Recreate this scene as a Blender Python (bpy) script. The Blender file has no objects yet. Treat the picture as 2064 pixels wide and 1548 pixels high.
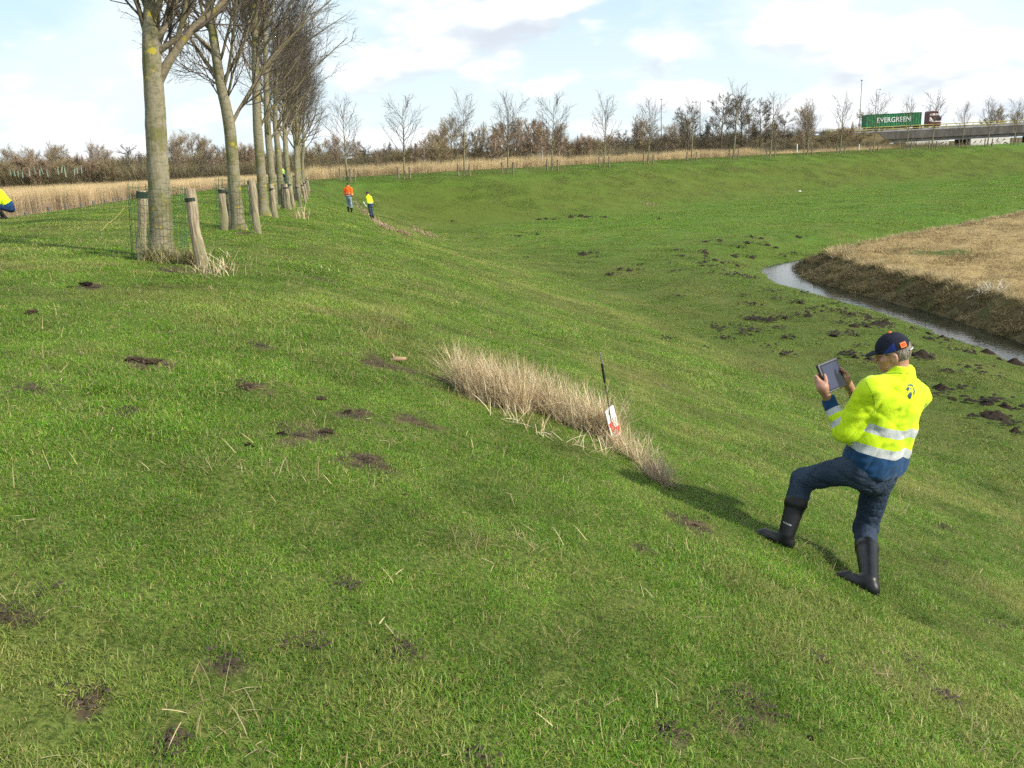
import bpy, bmesh, math, random
import numpy as np
from mathutils import Vector, Matrix, Euler
rng = np.random.default_rng(7); random.seed(7)
SC = bpy.context.scene; COL = SC.collection
R_ = math.radians
# ---------------------------------------------------------------- camera
FPX = 1717.0; PITCH = math.atan(446/FPX); ROLL = 0.05          # photograph is 2064 x 1548
cF = np.array([0, math.cos(PITCH), -math.sin(PITCH)]); cU0 = np.array([0, math.sin(PITCH), math.cos(PITCH)]); cR0 = np.array([1., 0, 0])
cR = cR0*math.cos(ROLL) - cU0*math.sin(ROLL); cU = cU0*math.cos(ROLL) + cR0*math.sin(ROLL)
cam = bpy.data.cameras.new('camera'); cam.sensor_width = 36; cam.lens = 36*FPX/2064; cam.clip_start = 0.05; cam.clip_end = 9000
camo = bpy.data.objects.new('camera', cam); COL.objects.link(camo)
camo.matrix_world = Matrix([[cR[0], cU[0], -cF[0], 0], [cR[1], cU[1], -cF[1], 0], [cR[2], cU[2], -cF[2], 0], [0, 0, 0, 1]])
SC.camera = camo
# ---------------------------------------------------------------- light
SUN_AZ, SUN_EL = (0.90, -0.44), R_(33)                       # horizontal direction towards the sun
_h = math.hypot(*SUN_AZ); SUN_DIR = Vector((SUN_AZ[0]/_h*math.cos(SUN_EL), SUN_AZ[1]/_h*math.cos(SUN_EL), math.sin(SUN_EL)))
sun = bpy.data.lights.new('sun', 'SUN'); sun.energy = 4.2; sun.angle = R_(2.4); sun.color = (1, 0.93, 0.80)
suno = bpy.data.objects.new('sun', sun); COL.objects.link(suno)
suno.rotation_euler = SUN_DIR.to_track_quat('Z', 'Y').to_euler(); suno.location = (60, -30, 60)
SC.view_settings.view_transform = 'Standard'; SC.view_settings.look = 'None'; SC.view_settings.gamma = 1
SC.view_settings.exposure = 0.66
SC.cycles.max_bounces = 5; SC.cycles.diffuse_bounces = 2; SC.cycles.glossy_bounces = 2; SC.cycles.transmission_bounces = 3; SC.cycles.transparent_max_bounces = 6
SC.cycles.use_denoising = False; SC.cycles.use_adaptive_sampling = True; SC.cycles.adaptive_threshold = 0.03

class N:
    """tiny node-tree helper"""
    def __init__(s, tree): s.t = tree; s.t.nodes.clear()
    def a(s, typ, ins=None, **props):
        n = s.t.nodes.new(typ)
        for k, v in props.items(): setattr(n, k, v)
        for k, v in (ins or {}).items():
            sock = n.inputs[k]
            if isinstance(v, bpy.types.NodeSocket): s.t.links.new(v, sock)
            elif isinstance(v, tuple) and len(v) == 2 and isinstance(v[0], bpy.types.Node): s.t.links.new(v[0].outputs[v[1]], sock)
            else: sock.default_value = v
        return n
    def math(s, op, a, b=0.0, c=None, clamp=False):
        n = s.a('ShaderNodeMath', {0: a, 1: b}, operation=op, use_clamp=clamp)
        if c is not None:
            if isinstance(c, bpy.types.NodeSocket): s.t.links.new(c, n.inputs[2])
            else: n.inputs[2].default_value = c
        return n.outputs[0]
    def mix(s, f, a, b, blend='MIX'):
        n = s.t.nodes.new('ShaderNodeMix'); n.data_type = 'RGBA'; n.blend_type = blend
        for i, v in ((0, f), (6, a), (7, b)):
            if isinstance(v, bpy.types.NodeSocket): s.t.links.new(v, n.inputs[i])
            elif i: n.inputs[i].default_value = (*v[:3], 1)
            else: n.inputs[i].default_value = v
        return n.outputs[2]
    def noise(s, vec, scale, detail=4, rough=.55, dist=0.0, out='Fac'):
        n = s.a('ShaderNodeTexNoise', {'Scale': scale, 'Detail': detail, 'Roughness': rough, 'Distortion': dist})
        if vec is not None: s.t.links.new(vec, n.inputs['Vector'])
        return n.outputs[out]
    def step(s, v, lo, hi):
        n = s.a('ShaderNodeMapRange', {0: v, 1: lo, 2: hi, 3: 0.0, 4: 1.0}, interpolation_type='SMOOTHSTEP'); return n.outputs[0]

# ---------------------------------------------------------------- sky with broken cumulus
W = bpy.data.worlds.new('World'); SC.world = W; W.use_nodes = True
n = N(W.node_tree)
sky = n.a('ShaderNodeTexSky', sky_type='NISHITA'); sky.sun_disc = False; sky.sun_elevation = SUN_EL
sky.sun_rotation = math.atan2(SUN_DIR.x, SUN_DIR.y); sky.altitude = 0; sky.air_density = 1.0; sky.dust_density = 2.0; sky.ozone_density = 1.0
tc = n.a('ShaderNodeTexCoord'); sep = n.a('ShaderNodeSeparateXYZ', {0: tc.outputs['Generated']})
zz = n.math('MAXIMUM', sep.outputs[2], 0.0)
den = n.math('ADD', zz, 0.10)
cx = n.math('DIVIDE', sep.outputs[0], den); cy = n.math('DIVIDE', sep.outputs[1], den)
P = n.a('ShaderNodeVectorMath', {0: tc.outputs['Generated'], 1: (1.0, 1.0, 2.3)}, operation='MULTIPLY').outputs[0]
P2 = n.a('ShaderNodeVectorMath', {0: P, 1: (0.010, -0.004, 0.042)}, operation='ADD').outputs[0]
def billow(v):
    w = n.a('ShaderNodeVectorMath', {0: v, 1: n.a('ShaderNodeVectorMath', {0: n.noise(v, 9.0, 3, .5, out='Color'), 'Scale': .10}, operation='SCALE').outputs[0]}, operation='ADD').outputs[0]
    vo = n.a('ShaderNodeTexVoronoi', {'Vector': w, 'Scale': 9.0, 'Detail': 3.0, 'Roughness': .55, 'Smoothness': .6}, feature='SMOOTH_F1', normalize=True).outputs['Distance']
    base = n.noise(v, 3.6, 4, .5)
    return n.math('ADD', n.math('MULTIPLY', base, .62), n.math('MULTIPLY', n.math('SUBTRACT', 1.0, vo), .38))
c1 = billow(P); c1b = billow(P2)
veil = n.noise(P, 2.3, 5, .5)
puff = n.step(c1, 0.565, 0.645)
shade = n.step(n.math('SUBTRACT', c1b, c1), -0.04, 0.075)           # thicker towards the far side: grey undersides
hz = n.step(zz, 0.30, 0.02)
thin = n.math('MULTIPLY', n.step(veil, 0.36, 0.58), 0.85)
thin = n.math('MAXIMUM', thin, n.math('MULTIPLY', hz, 0.8))
skyc = n.mix(.6, sky.outputs[0], (2.5, 4.5, 5.3))
white = (6.3, 6.4, 6.5); grey = (4.0, 4.3, 4.75)
b1 = n.mix(thin, skyc, (5.2, 5.7, 5.9))
cloudc = n.mix(shade, white, grey)
col = n.mix(n.math('MULTIPLY', puff, 0.92), b1, cloudc)
bg = n.a('ShaderNodeBackground', {0: col, 1: 0.12}); out = n.a('ShaderNodeOutputWorld', {0: bg.outputs[0]})

# ---------------------------------------------------------------- helpers
def ray(px, py): return cF*FPX + cR*(px-1032) + cU*(774-py)
def at_y(px, py, y):
    d = ray(px, py); return d*(y/d[1])
def proj(p):
    p = np.asarray(p, float); d = p@cF; return 1032+FPX*(p@cR)/d, 774-FPX*(p@cU)/d
def tag(o, label=None, cat=None, group=None, kind=None):
    for k, v in (('label', label), ('category', cat), ('group', group), ('kind', kind)):
        if v: o[k] = v
    return o
def empty(name, loc=(0, 0, 0), rot=(0, 0, 0)):
    o = bpy.data.objects.new(name, None); COL.objects.link(o); o.location = loc; o.rotation_euler = rot; o.empty_display_size = .1; return o
def link(name, me, parent=None, loc=None):
    o = bpy.data.objects.new(name, me); COL.objects.link(o)
    if parent is not None: o.parent = parent
    if loc is not None: o.location = loc
    return o
def copy_tree(o, parent=None):
    c = o.copy(); COL.objects.link(c)
    if parent is not None: c.parent = parent
    for ch in list(o.children): copy_tree(ch, c)
    return c
def np_mesh(name, V, faces, mats=(), smooth=True, mi=None, attrs=None):
    """V (n,3); faces: list of int arrays (m,k)"""
    me = bpy.data.meshes.new(name); V = np.asarray(V, np.float32)
    faces = [np.asarray(f, np.int32) for f in (faces if isinstance(faces, list) else [faces]) if len(f)]
    me.vertices.add(len(V)); me.vertices.foreach_set('co', V.ravel())
    tot = np.concatenate([np.full(len(f), f.shape[1], np.int32) for f in faces]); idx = np.concatenate([f.ravel() for f in faces])
    me.loops.add(len(idx)); me.loops.foreach_set('vertex_index', idx)
    me.polygons.add(len(tot)); st = np.zeros(len(tot), np.int32); st[1:] = np.cumsum(tot)[:-1]
    me.polygons.foreach_set('loop_start', st); me.polygons.foreach_set('loop_total', tot)
    if smooth: me.polygons.foreach_set('use_smooth', np.ones(len(tot), bool))
    for m in mats: me.materials.append(m)
    if mi is not None: me.polygons.foreach_set('material_index', np.asarray(mi, np.int32))
    for k, a in (attrs or {}).items():
        a = np.asarray(a, np.float32)
        if a.ndim == 2: at = me.attributes.new(k, 'FLOAT_COLOR', 'POINT'); at.data.foreach_set('color', np.c_[a, np.ones(len(a), np.float32)].astype(np.float32).ravel() if a.shape[1] == 3 else a.ravel())
        else: at = me.attributes.new(k, 'FLOAT', 'POINT'); at.data.foreach_set('value', a)
    me.update(calc_edges=True); me.validate(); return me
class MB:
    """collects boxes, bars, tubes, lathes into one mesh"""
    def __init__(s): s.v = []; s.f = []; s.m = []; s.n = 0; s.cm = 0
    def add(s, V, F):
        V = np.asarray(V, float); s.v.append(V)
        for f in F: s.f.append([i+s.n for i in f]); s.m.append(s.cm)
        s.n += len(V); return s
    def box(s, c, size, M=None, taper=1.0):
        x, y, z = [q/2 for q in size]; t = taper
        V = np.array([[-x,-y,-z],[x,-y,-z],[x,y,-z],[-x,y,-z],[-x*t,-y*t,z],[x*t,-y*t,z],[x*t,y*t,z],[-x*t,y*t,z]])
        if M is not None: V = V@np.array(M).T
        return s.add(V+np.array(c), [(3,2,1,0),(4,5,6,7),(0,1,5,4),(1,2,6,5),(2,3,7,6),(3,0,4,7)])
    def tube(s, pts, rad, sides=8, caps=True):
        pts = np.asarray(pts, float); k = len(pts); rad = np.broadcast_to(np.asarray(rad, float), (k,))
        T = np.gradient(pts, axis=0); T /= np.linalg.norm(T, axis=1)[:, None]+1e-12
        ref = np.array([0, 0, 1.]) if abs(T[:, 2]).mean() < .8 else np.array([0, 1., 0])
        A = np.cross(T, ref); A /= np.linalg.norm(A, axis=1)[:, None]+1e-12; B = np.cross(T, A)
        an = np.arange(sides)*2*math.pi/sides
        V = pts[:, None]+rad[:, None, None]*(np.cos(an)[None, :, None]*A[:, None]+np.sin(an)[None, :, None]*B[:, None])
        F = [(i*sides+j, i*sides+(j+1) % sides, (i+1)*sides+(j+1) % sides, (i+1)*sides+j) for i in range(k-1) for j in range(sides)]
        if caps: F += [tuple(range(sides))[::-1], tuple((k-1)*sides+j for j in range(sides))]
        return s.add(V.reshape(-1, 3), F)
    def mesh(s, name, mats, smooth=False):
        me = bpy.data.meshes.new(name); me.from_pydata(np.concatenate(s.v).tolist(), [], s.f)
        for m in (mats if isinstance(mats, (list, tuple)) else [mats]): me.materials.append(m)
        me.polygons.foreach_set('material_index', np.array(s.m, np.int32))
        if smooth: me.polygons.foreach_set('use_smooth', np.ones(len(me.polygons), bool))
        me.update(); return me
    def build(s, name, mats, parent=None, smooth=False, loc=None): return link(name, s.mesh(name, mats, smooth), parent, loc)

def _hash(ix, iy, seed): 
    h = (ix*374761393 + iy*668265263 + seed*982451653) & 0xffffffff
    h = ((h ^ (h >> 13))*1274126177) & 0xffffffff
    return ((h ^ (h >> 16)) & 0xffff)/65535.0
def vnoise(x, y, seed=0):
    x = np.asarray(x, float); y = np.asarray(y, float)
    ix = np.floor(x).astype(np.int64); iy = np.floor(y).astype(np.int64); fx = x-ix; fy = y-iy
    fx = fx*fx*(3-2*fx); fy = fy*fy*(3-2*fy)
    a = _hash(ix, iy, seed); b = _hash(ix+1, iy, seed); c = _hash(ix, iy+1, seed); d = _hash(ix+1, iy+1, seed)
    return (a+(b-a)*fx)*(1-fy)+(c+(d-c)*fx)*fy
def fbm(x, y, seed=0, oct=4):
    r = 0; a = .5; t = 0
    for i in range(oct): r = r+a*vnoise(x*2**i, y*2**i, seed+i*17); t += a; a *= .5
    return r/t
def sstep(v, lo, hi):
    t = np.clip((v-lo)/(hi-lo), 0, 1); return t*t*(3-2*t)

def M(name, c1, c2=None, scale=8.0, rough=.8, spec=.3, bump=0.0, bscale=None, metal=0.0, c3=None, stretch=None, trans=0.0, lo=.35, hi=.65, dist=0.0, coat=0.0, alpha=None):
    m = bpy.data.materials.new(name); m.use_nodes = True; k = N(m.node_tree)
    tc = k.a('ShaderNodeTexCoord').outputs['Object']
    if stretch: tc = k.a('ShaderNodeMapping', {0: tc, 3: stretch}).outputs[0]
    col = c1
    if c2 is not None: col = k.mix(k.step(k.noise(tc, scale, 5, .6, dist), lo, hi), c1, c2)
    if c3 is not None: col = k.mix(k.step(k.noise(tc, scale*.37, 4, .6), .52, .62), col, c3)
    ins = {'Roughness': rough, 'Metallic': metal, 'Specular IOR Level': spec, 'Coat Weight': coat}
    b = k.a('ShaderNodeBsdfPrincipled', ins)
    if isinstance(col, bpy.types.NodeSocket): k.t.links.new(col, b.inputs['Base Color'])
    else: b.inputs['Base Color'].default_value = (*col, 1)
    if bump:
        bn = k.a('ShaderNodeBump', {'Strength': bump, 'Distance': .02, 'Height': k.noise(tc, bscale or scale*3, 5, .6)}); k.t.links.new(bn.outputs[0], b.inputs['Normal'])
    o = b.outputs[0]
    if trans:
        tr = k.a('ShaderNodeBsdfTranslucent')
        if isinstance(col, bpy.types.NodeSocket): k.t.links.new(col, tr.inputs[0])
        else: tr.inputs[0].default_value = (*col, 1)
        o = k.a('ShaderNodeMixShader', {0: trans, 1: o, 2: tr.outputs[0]}).outputs[0]
    k.a('ShaderNodeOutputMaterial', {0: o}); return m
def M_attr(name, attr='Col', rough=.7, trans=.3, inst=False, spec=.25):
    """colour from a vertex attribute; scattered tufts also read a dryness and a brightness per tuft"""
    m = bpy.data.materials.new(name); m.use_nodes = True; k = N(m.node_tree)
    c = k.a('ShaderNodeAttribute', attribute_name=attr).outputs['Color']
    if inst:
        dry = k.a('ShaderNodeAttribute', attribute_name='dry', attribute_type='INSTANCER').outputs['Fac']
        val = k.a('ShaderNodeAttribute', attribute_name='val', attribute_type='INSTANCER').outputs['Fac']
        c = k.mix(dry, c, (0.33, 0.30, 0.10)); c = k.a('ShaderNodeVectorMath', {0: c, 'Scale': val}, operation='SCALE').outputs[0]
    b = k.a('ShaderNodeBsdfPrincipled', {'Roughness': rough, 'Specular IOR Level': spec, 'Base Color': c})
    tr = k.a('ShaderNodeBsdfTranslucent', {0: c})
    k.a('ShaderNodeOutputMaterial', {0: k.a('ShaderNodeMixShader', {0: trans, 1: b.outputs[0], 2: tr.outputs[0]}).outputs[0]}); return m

# ---------------------------------------------------------------- terrain
ROW = [(-2.55-.185*y, y) for y in (-60, -20, 0, 20, 40, 58)] + [(-14.5, 66), (-15.4, 72), (-14.9, 77), (-13, 80.3), (-10.3, 82), (-4.7, 83.3), (-.5, 86), (4.2, 89.5), (10.3, 95), (16, 100), (29, 110), (41, 117.5), (52, 123), (63, 128), (78, 133.5), (110, 145), (200, 172), (500, 260)]
ROW = np.array(ROW, float)
ROWZ = np.interp(np.arange(len(ROW)), [0, 4, 6, 8, 11, 14, 18, 20, 23], [0, 0, -.12, .1, .22, .22, .1, -.05, -.05])
FIELD = np.array([(15.84, 25.8), (15.67, 30.4), (15.2, 34.3), (15.05, 38.6), (15.6, 41.2), (19, 44.2), (25.2, 49.3), (34.6, 57.2), (60, 79), (140, 140), (300, 140), (300, -40), (19, -40), (17, 5), (16.3, 18)], float)
FIELD[:8] *= 1.0413
Z_WATER, Z_FIELD, Z_LAKE = -5.9, -5.05, -2.3
_ps = np.array([(-400, -2.0), (-70, -2.0), (-64, -2.9), (-30, -2.9), (-21, -2.6), (-14, -1.75), (-9.5, -1.1), (-7.5, -.9), (-4, -.82), (-1.5, -.95), (0, -1.1), (1.2, -1.27), (2.5, -1.6), (4, -2.12), (5.2, -2.56), (5.8, -2.8), (8, -3.62), (10, -4.3), (11.5, -4.72), (13, -4.92), (16, -5.02), (40, -5.2), (400, -5.2)])
_pg = np.arange(-90, 60, .1); _pz = np.interp(_pg, _ps[:, 0], _ps[:, 1]); _k = np.exp(-.5*(np.arange(-12, 13)/5.)**2); _k /= _k.sum()
_pz = np.convolve(np.pad(_pz, 12, 'edge'), _k, 'valid')
def row_sd(x, y):
    """signed distance to the tree line on the dyke (positive towards the basin) and its extra height"""
    x = np.asarray(x, float); y = np.asarray(y, float); best = np.full(x.shape, 1e18); sg = np.ones(x.shape); ze = np.zeros(x.shape)
    for i in range(len(ROW)-1):
        a, b = ROW[i], ROW[i+1]; d = b-a; L2 = d@d
        t = np.clip(((x-a[0])*d[0]+(y-a[1])*d[1])/L2, 0, 1); ex = x-a[0]-t*d[0]; ey = y-a[1]-t*d[1]; q = ex*ex+ey*ey
        m = q < best; best = np.where(m, q, best); sg = np.where(m, np.where(d[0]*ey-d[1]*ex < 0, 1., -1.), sg); ze = np.where(m, ROWZ[i]+t*(ROWZ[i+1]-ROWZ[i]), ze)
    return np.sqrt(best)*sg, ze
def field_sd(x, y):
    x = np.asarray(x, float); y = np.asarray(y, float); best = np.full(x.shape, 1e18); ins = np.zeros(x.shape, bool)
    for i in range(len(FIELD)):
        a, b = FIELD[i], FIELD[(i+1) % len(FIELD)]; d = b-a
        t = np.clip(((x-a[0])*d[0]+(y-a[1])*d[1])/(d@d), 0, 1); best = np.minimum(best, (x-a[0]-t*d[0])**2+(y-a[1]-t*d[1])**2)
        c = (a[1] > y) != (b[1] > y); ins ^= c & (x < (b[0]-a[0])*(y-a[1])/(b[1]-a[1]+1e-12)+a[0])
    return np.where(ins, 1, -1)*np.sqrt(best)
MOTOR_Y, MOTOR_Z, MOTOR_END = 206., 2.55, 84.
def zones(x, y):
    s, ze = row_sd(x, y); df = field_sd(x, y)+.22*(fbm(x*.8, y*.8, 5, 3)-.5)*2
    return s, ze, df
def H(x, y, z3=None, detail=True):
    x = np.asarray(x, float); y = np.asarray(y, float)
    s, ze, df = zones(x, y) if z3 is None else z3
    s0 = s; s = s+2.2*sstep(y, 27, 45)*sstep(y, 84, 66)*sstep(x, 4, -3)*sstep(s, -5, 0)
    h = np.interp(s, _pg, _pz)+ze*sstep(s, 14, 3)
    r = np.hypot(x, y)
    if detail:
        lawn = sstep(df, -1.5, -4)
        h = h+lawn*(.16*(fbm(x*.16, y*.16, 1, 3)-.5)*sstep(r, 2, 20)+.05*(fbm(x*.9, y*.9, 2, 3)-.5)+.05*(fbm(x*4, y*4, 3, 3)-.5))
    # ditch round the stubble field
    wN = np.interp(y, [24, 30, 38, 42.5, 47], [2.35, 2.5, 2.85, 2.85, 2.4]); wF = np.interp(y, [24, 30, 38, 47], [1.3, 1.5, 1.9, 1.5]); rise = sstep(df, -wN, -wN-4.6)
    hb = np.where(df < -wN, -5.98+(h+5.98)*rise**.72, -6.3)
    hb = np.where(df > -wN, np.interp(df/wF, [-1.25, -1.02, -.85, -.45, -.10, .25, 2], [-6.3, -6.0, -5.80, -5.40, -5.13, -5.05, -5.05]), hb); hb = np.where((df > -wN) & (df < -wN+.5), -5.98-(df+wN)*.6, hb)
    hb = hb+np.where(df > -wF*.9, .24*(fbm(x*1.6, y*1.6, 8, 4)-.5), 0)
    h = np.where((df > -8.6) & (s > 8), hb, h)
    # motorway embankment
    e = MOTOR_Z-np.maximum(0, np.abs(y-MOTOR_Y)-9)*.5; e = e-np.maximum(0, x-MOTOR_END)*.8
    return np.where(s < -40, np.maximum(h, np.where(e > -2.2, e, -99)), h)
def hz(x, y): return float(H(np.array([x]), np.array([y]))[0])
def on_ground(px, py, d0=1.5, d1=400):
    """where the line of sight through a photo pixel meets the terrain"""
    d = ray(px, py); d = d/d[1]; t = np.geomspace(d0, d1, 4000); p = d[None]*t[:, None]; g = H(p[:, 0], p[:, 1], detail=False)
    i = np.argmax(p[:, 2] <= g+.0); 
    if p[i, 2] > g[i]: i = len(t)-1
    q = p[i].copy(); q[2] = hz(q[0], q[1]); return q
def ground_normal(x, y, e=.15):
    a = H(x+e, y)-H(x-e, y); b = H(x, y+e)-H(x, y-e); n_ = np.stack([-a, -b, np.full_like(a, 2*e)], -1); return n_/np.linalg.norm(n_, axis=-1)[..., None]

fa = np.arange(-42, 42.01, .2); ca = np.arange(45, 316, 4.); ANG = np.radians(np.concatenate([fa, ca])); NA = len(ANG)
RAD = np.concatenate([[.35], np.geomspace(.5, 230, 620), np.geomspace(236, 6000, 60)]); NR = len(RAD)
gx = (RAD[:, None]*np.sin(ANG)[None]).ravel(); gy = (RAD[:, None]*np.cos(ANG)[None]).ravel()
z3 = zones(gx, gy); gz = H(gx, gy, z3)
gz = np.where(np.hypot(gx, gy) > 400, np.where(z3[0] < -40, gz, np.minimum(gz, -2.0)*0-2.0), gz)
ii = np.arange(NR-1)[:, None]*NA; jj = np.arange(NA)[None]; j2 = (jj+1) % NA
quads = np.stack([ii+jj, ii+NA+jj, ii+NA+j2, ii+j2], -1).reshape(-1, 4)[:, ::-1]
s_, df_ = z3[0], z3[2]
z_field = sstep(df_, -.35, .25)*(s_ > 8); z_bank = sstep(df_, -2.4, -1.8)*sstep(df_, .25, -.2)*(s_ > 8)
z_out = sstep(s_, -17, -24)
# muddy scrapes and dead patches of the near turf: positions in the photograph, met on the ground
SCRAPES = [(520, 700, .3), (300, 735, .35), (500, 782, .25), (600, 882, .35), (645, 880, .2), (880, 765, .5), (760, 730, .45), (700, 840, .3), (730, 935, .3), (60, 785, .25), (690, 1180, .1), (790, 1310, .12), (1510, 1415, .16), (1340, 1470, .12), (940, 1530, .12), (160, 1400, .12), (450, 1330, .1), (1290, 1103, .12), (1400, 1060, .3), (1840, 1340, .12), (1990, 1255, .15), (1890, 1130, .12), (30, 1240, .14), (640, 560, .5), (390, 545, .55), (330, 545, .5), (500, 475, .4), (590, 520, .3), (1900, 1060, .2), (1700, 1150, .12), (260, 835, .2), (840, 850, .3), (1900, 1400, .12), (1480, 1460, .1), (180, 580, .3), (620, 1290, .1), (330, 1480, .1), (1650, 1330, .1)]
SCR = [(*on_ground(px, py)[:2], r*.74) for px, py, r in SCRAPES]
Z6 = lambda L: [(1300+a/2.7, 400+b/2.7, w/2.7) for a, b, w in L]
CL = {'beside the ditch bend': Z6([(585, 213, 26), (632, 222, 34), (335, 238, 30), (410, 238, 26), (560, 248, 30), (665, 255, 34), (172, 283, 30), (320, 297, 44), (205, 313, 26), (480, 315, 34), (510, 270, 18), (580, 322, 34), (715, 268, 20), (815, 298, 26), (830, 210, 26), (375, 337, 30), (330, 315, 22), (290, 355, 40), (415, 352, 28), (325, 348, 22), (390, 375, 18), (500, 370, 34), (425, 393, 26), (500, 412, 24), (455, 422, 14), (552, 433, 24), (760, 315, 18), (310, 375, 30), (695, 510, 22)]),
 'on the basin floor before the ditch': Z6([(845, 575, 46), (610, 657, 32), (685, 663, 60), (890, 648, 46), (1022, 620, 26), (1118, 643, 40), (1215, 660, 44), (420, 700, 20), (610, 725, 26), (575, 745, 30), (420, 760, 40), (760, 660, 36), (1025, 752, 46), (1160, 750, 24), (1135, 702, 50), (1205, 704, 36), (1265, 693, 66), (1305, 685, 60), (740, 850, 22), (765, 760, 26), (100, 768, 16), (555, 660, 26)]),
 'between the cap and the ditch edge': Z6([(1220, 880, 50), (1490, 858, 80), (1545, 742, 42), (1620, 760, 46), (1560, 772, 24), (1640, 778, 44), (1780, 850, 40), (1860, 840, 64), (1925, 877, 34), (2010, 898, 80), (1450, 712, 28), (1145, 868, 50), (1645, 937, 34), (1790, 833, 20), (1785, 812, 22)]),
 'right of the person with the tablet': [(1897, 782, 30), (1990, 812, 22), (2002, 838, 44), (2028, 820, 22), (1918, 802, 18), (1858, 718, 34), (2046, 868, 20)],
 'on the far basin floor': [(1101, 442, 12), (1085, 442, 9), (1151, 438, 14), (1171, 437, 16), (1182, 438, 10), (1219, 438, 11), (1083, 473, 10), (1117, 443, 6), (911, 446, 6), (1047, 477, 10), (1330, 441, 10)],
 'in the middle of the basin': [(1228, 555, 18), (1268, 547, 16), (1176, 515, 20), (1190, 512, 10)]}
MOLE_AT = []
for _c, _L in CL.items():
    for (_x, _y, _w) in _L: _p = on_ground(_x, _y); MOLE_AT.append((_p[0], _p[1], _w/2*np.linalg.norm(_p)/FPX))
def scrape(x, y, grow=.12):
    o = np.zeros(np.shape(x))
    for (px_, py_, r_) in MOLE_AT: o = np.maximum(o, (np.hypot(x-px_, y-py_) < r_+grow))
    for (sx, sy, r) in SCR:
        d = np.hypot(x-sx, (y-sy)*1.0)/r; o = np.maximum(o, sstep(d+.9*(fbm(x*6/(.4+r), y*6/(.4+r), 9, 3)-.5)*1.6, 1.15, .45))
    return o
near = np.hypot(gx, gy) < 30; z_scr = np.zeros(len(gx)); z_scr[near] = scrape(gx[near], gy[near], -.03)

gm = bpy.data.materials.new('ground'); gm.use_nodes = True; k = N(gm.node_tree)
pos = k.a('ShaderNodeNewGeometry').outputs['Position']
def at(nm): return k.a('ShaderNodeAttribute', attribute_name=nm).outputs['Fac']
nz1 = k.noise(pos, .12, 4, .6); nz2 = k.noise(pos, .9, 6, .62); nz3 = k.noise(pos, 9.0, 6, .65); nz4 = k.noise(pos, 42., 4, .7)
g = k.mix(k.step(nz2, .35, .68), (.062, .125, .014), (.098, .150, .024))
g = k.mix(k.math('MULTIPLY', k.step(nz1, .40, .66), .65), g, (.060, .140, .014))
g = k.mix(k.math('MULTIPLY', k.step(nz3, .50, .68), .55), g, (.150, .145, .050))
g = k.mix(k.math('MULTIPLY', k.step(nz3, .46, .30), .55), g, (.033, .062, .010))
g = k.mix(k.math('MULTIPLY', at('olive'), .7), g, (.088, .100, .022))
g = k.mix(k.math('MULTIPLY', k.step(nz4, .50, .70), .45), g, (.035, .045, .012))
soil = k.mix(k.step(nz3, .35, .65), (.040, .030, .020), (.095, .070, .044))
thatch = k.mix(k.step(nz4, .35, .62), (.022, .036, .007), (.115, .140, .034))
g = k.mix(k.math('MULTIPLY', at('under'), .85), g, thatch)
g = k.mix(at('scrape'), g, soil)
straw = k.mix(k.step(nz3, .3, .66), (.19, .135, .062), (.34, .255, .125)); straw = k.mix(k.math('MULTIPLY', k.step(nz2, .52, .68), .6), straw, (.14, .095, .05))
bank = k.mix(k.step(nz3, .35, .65), (.060, .050, .024), (.15, .115, .060)); bank = k.mix(k.math('MULTIPLY', k.step(nz2, .5, .62), .7), bank, (.05, .06, .018))
outer = k.mix(k.step(nz2, .35, .65), (.075, .062, .030), (.13, .10, .05))
g = k.mix(at('field'), g, straw); g = k.mix(at('weed'), g, (.05, .085, .018)); g = k.mix(at('bank'), g, bank); g = k.mix(at('outer'), g, outer)
bmp = k.a('ShaderNodeBump', {'Strength': .55, 'Distance': .05, 'Height': nz3}); bmp2 = k.a('ShaderNodeBump', {'Strength': .5, 'Distance': .012, 'Height': nz4, 'Normal': bmp.outputs[0]})
b = k.a('ShaderNodeBsdfPrincipled', {'Base Color': g, 'Roughness': .95, 'Specular IOR Level': .1, 'Normal': bmp2.outputs[0]})
k.a('ShaderNodeOutputMaterial', {0: b.outputs[0]})
weed_c = on_ground(1890, 510)
z_weed = sstep(np.hypot((gx-weed_c[0])/1.8, (gy-weed_c[1])/1.5)+.8*(fbm(gx*1.2, gy*1.2, 4, 3)-.5), 1.0, .5)*z_field
olive = np.clip(sstep(s_, 1.5, 5)*sstep(s_, 16, 9)*(.35+.65*sstep(gy, 25, 60)), 0, 1)*.8
V = np.stack([gx, gy, gz], -1)
gme = np_mesh('ground', V, [quads, np.arange(NA)[None][:, :3]*0+np.array([[0, NA//2, NA-1]])], [gm], attrs={'field': z_field, 'bank': z_bank, 'outer': z_out, 'scrape': z_scr, 'weed': z_weed, 'olive': olive, 'under': sstep(np.hypot(gx, gy), 62, 30)})
tag(link('ground', gme), 'grassy dyke and basin with the fields around them', 'ground', kind='structure')

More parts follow.
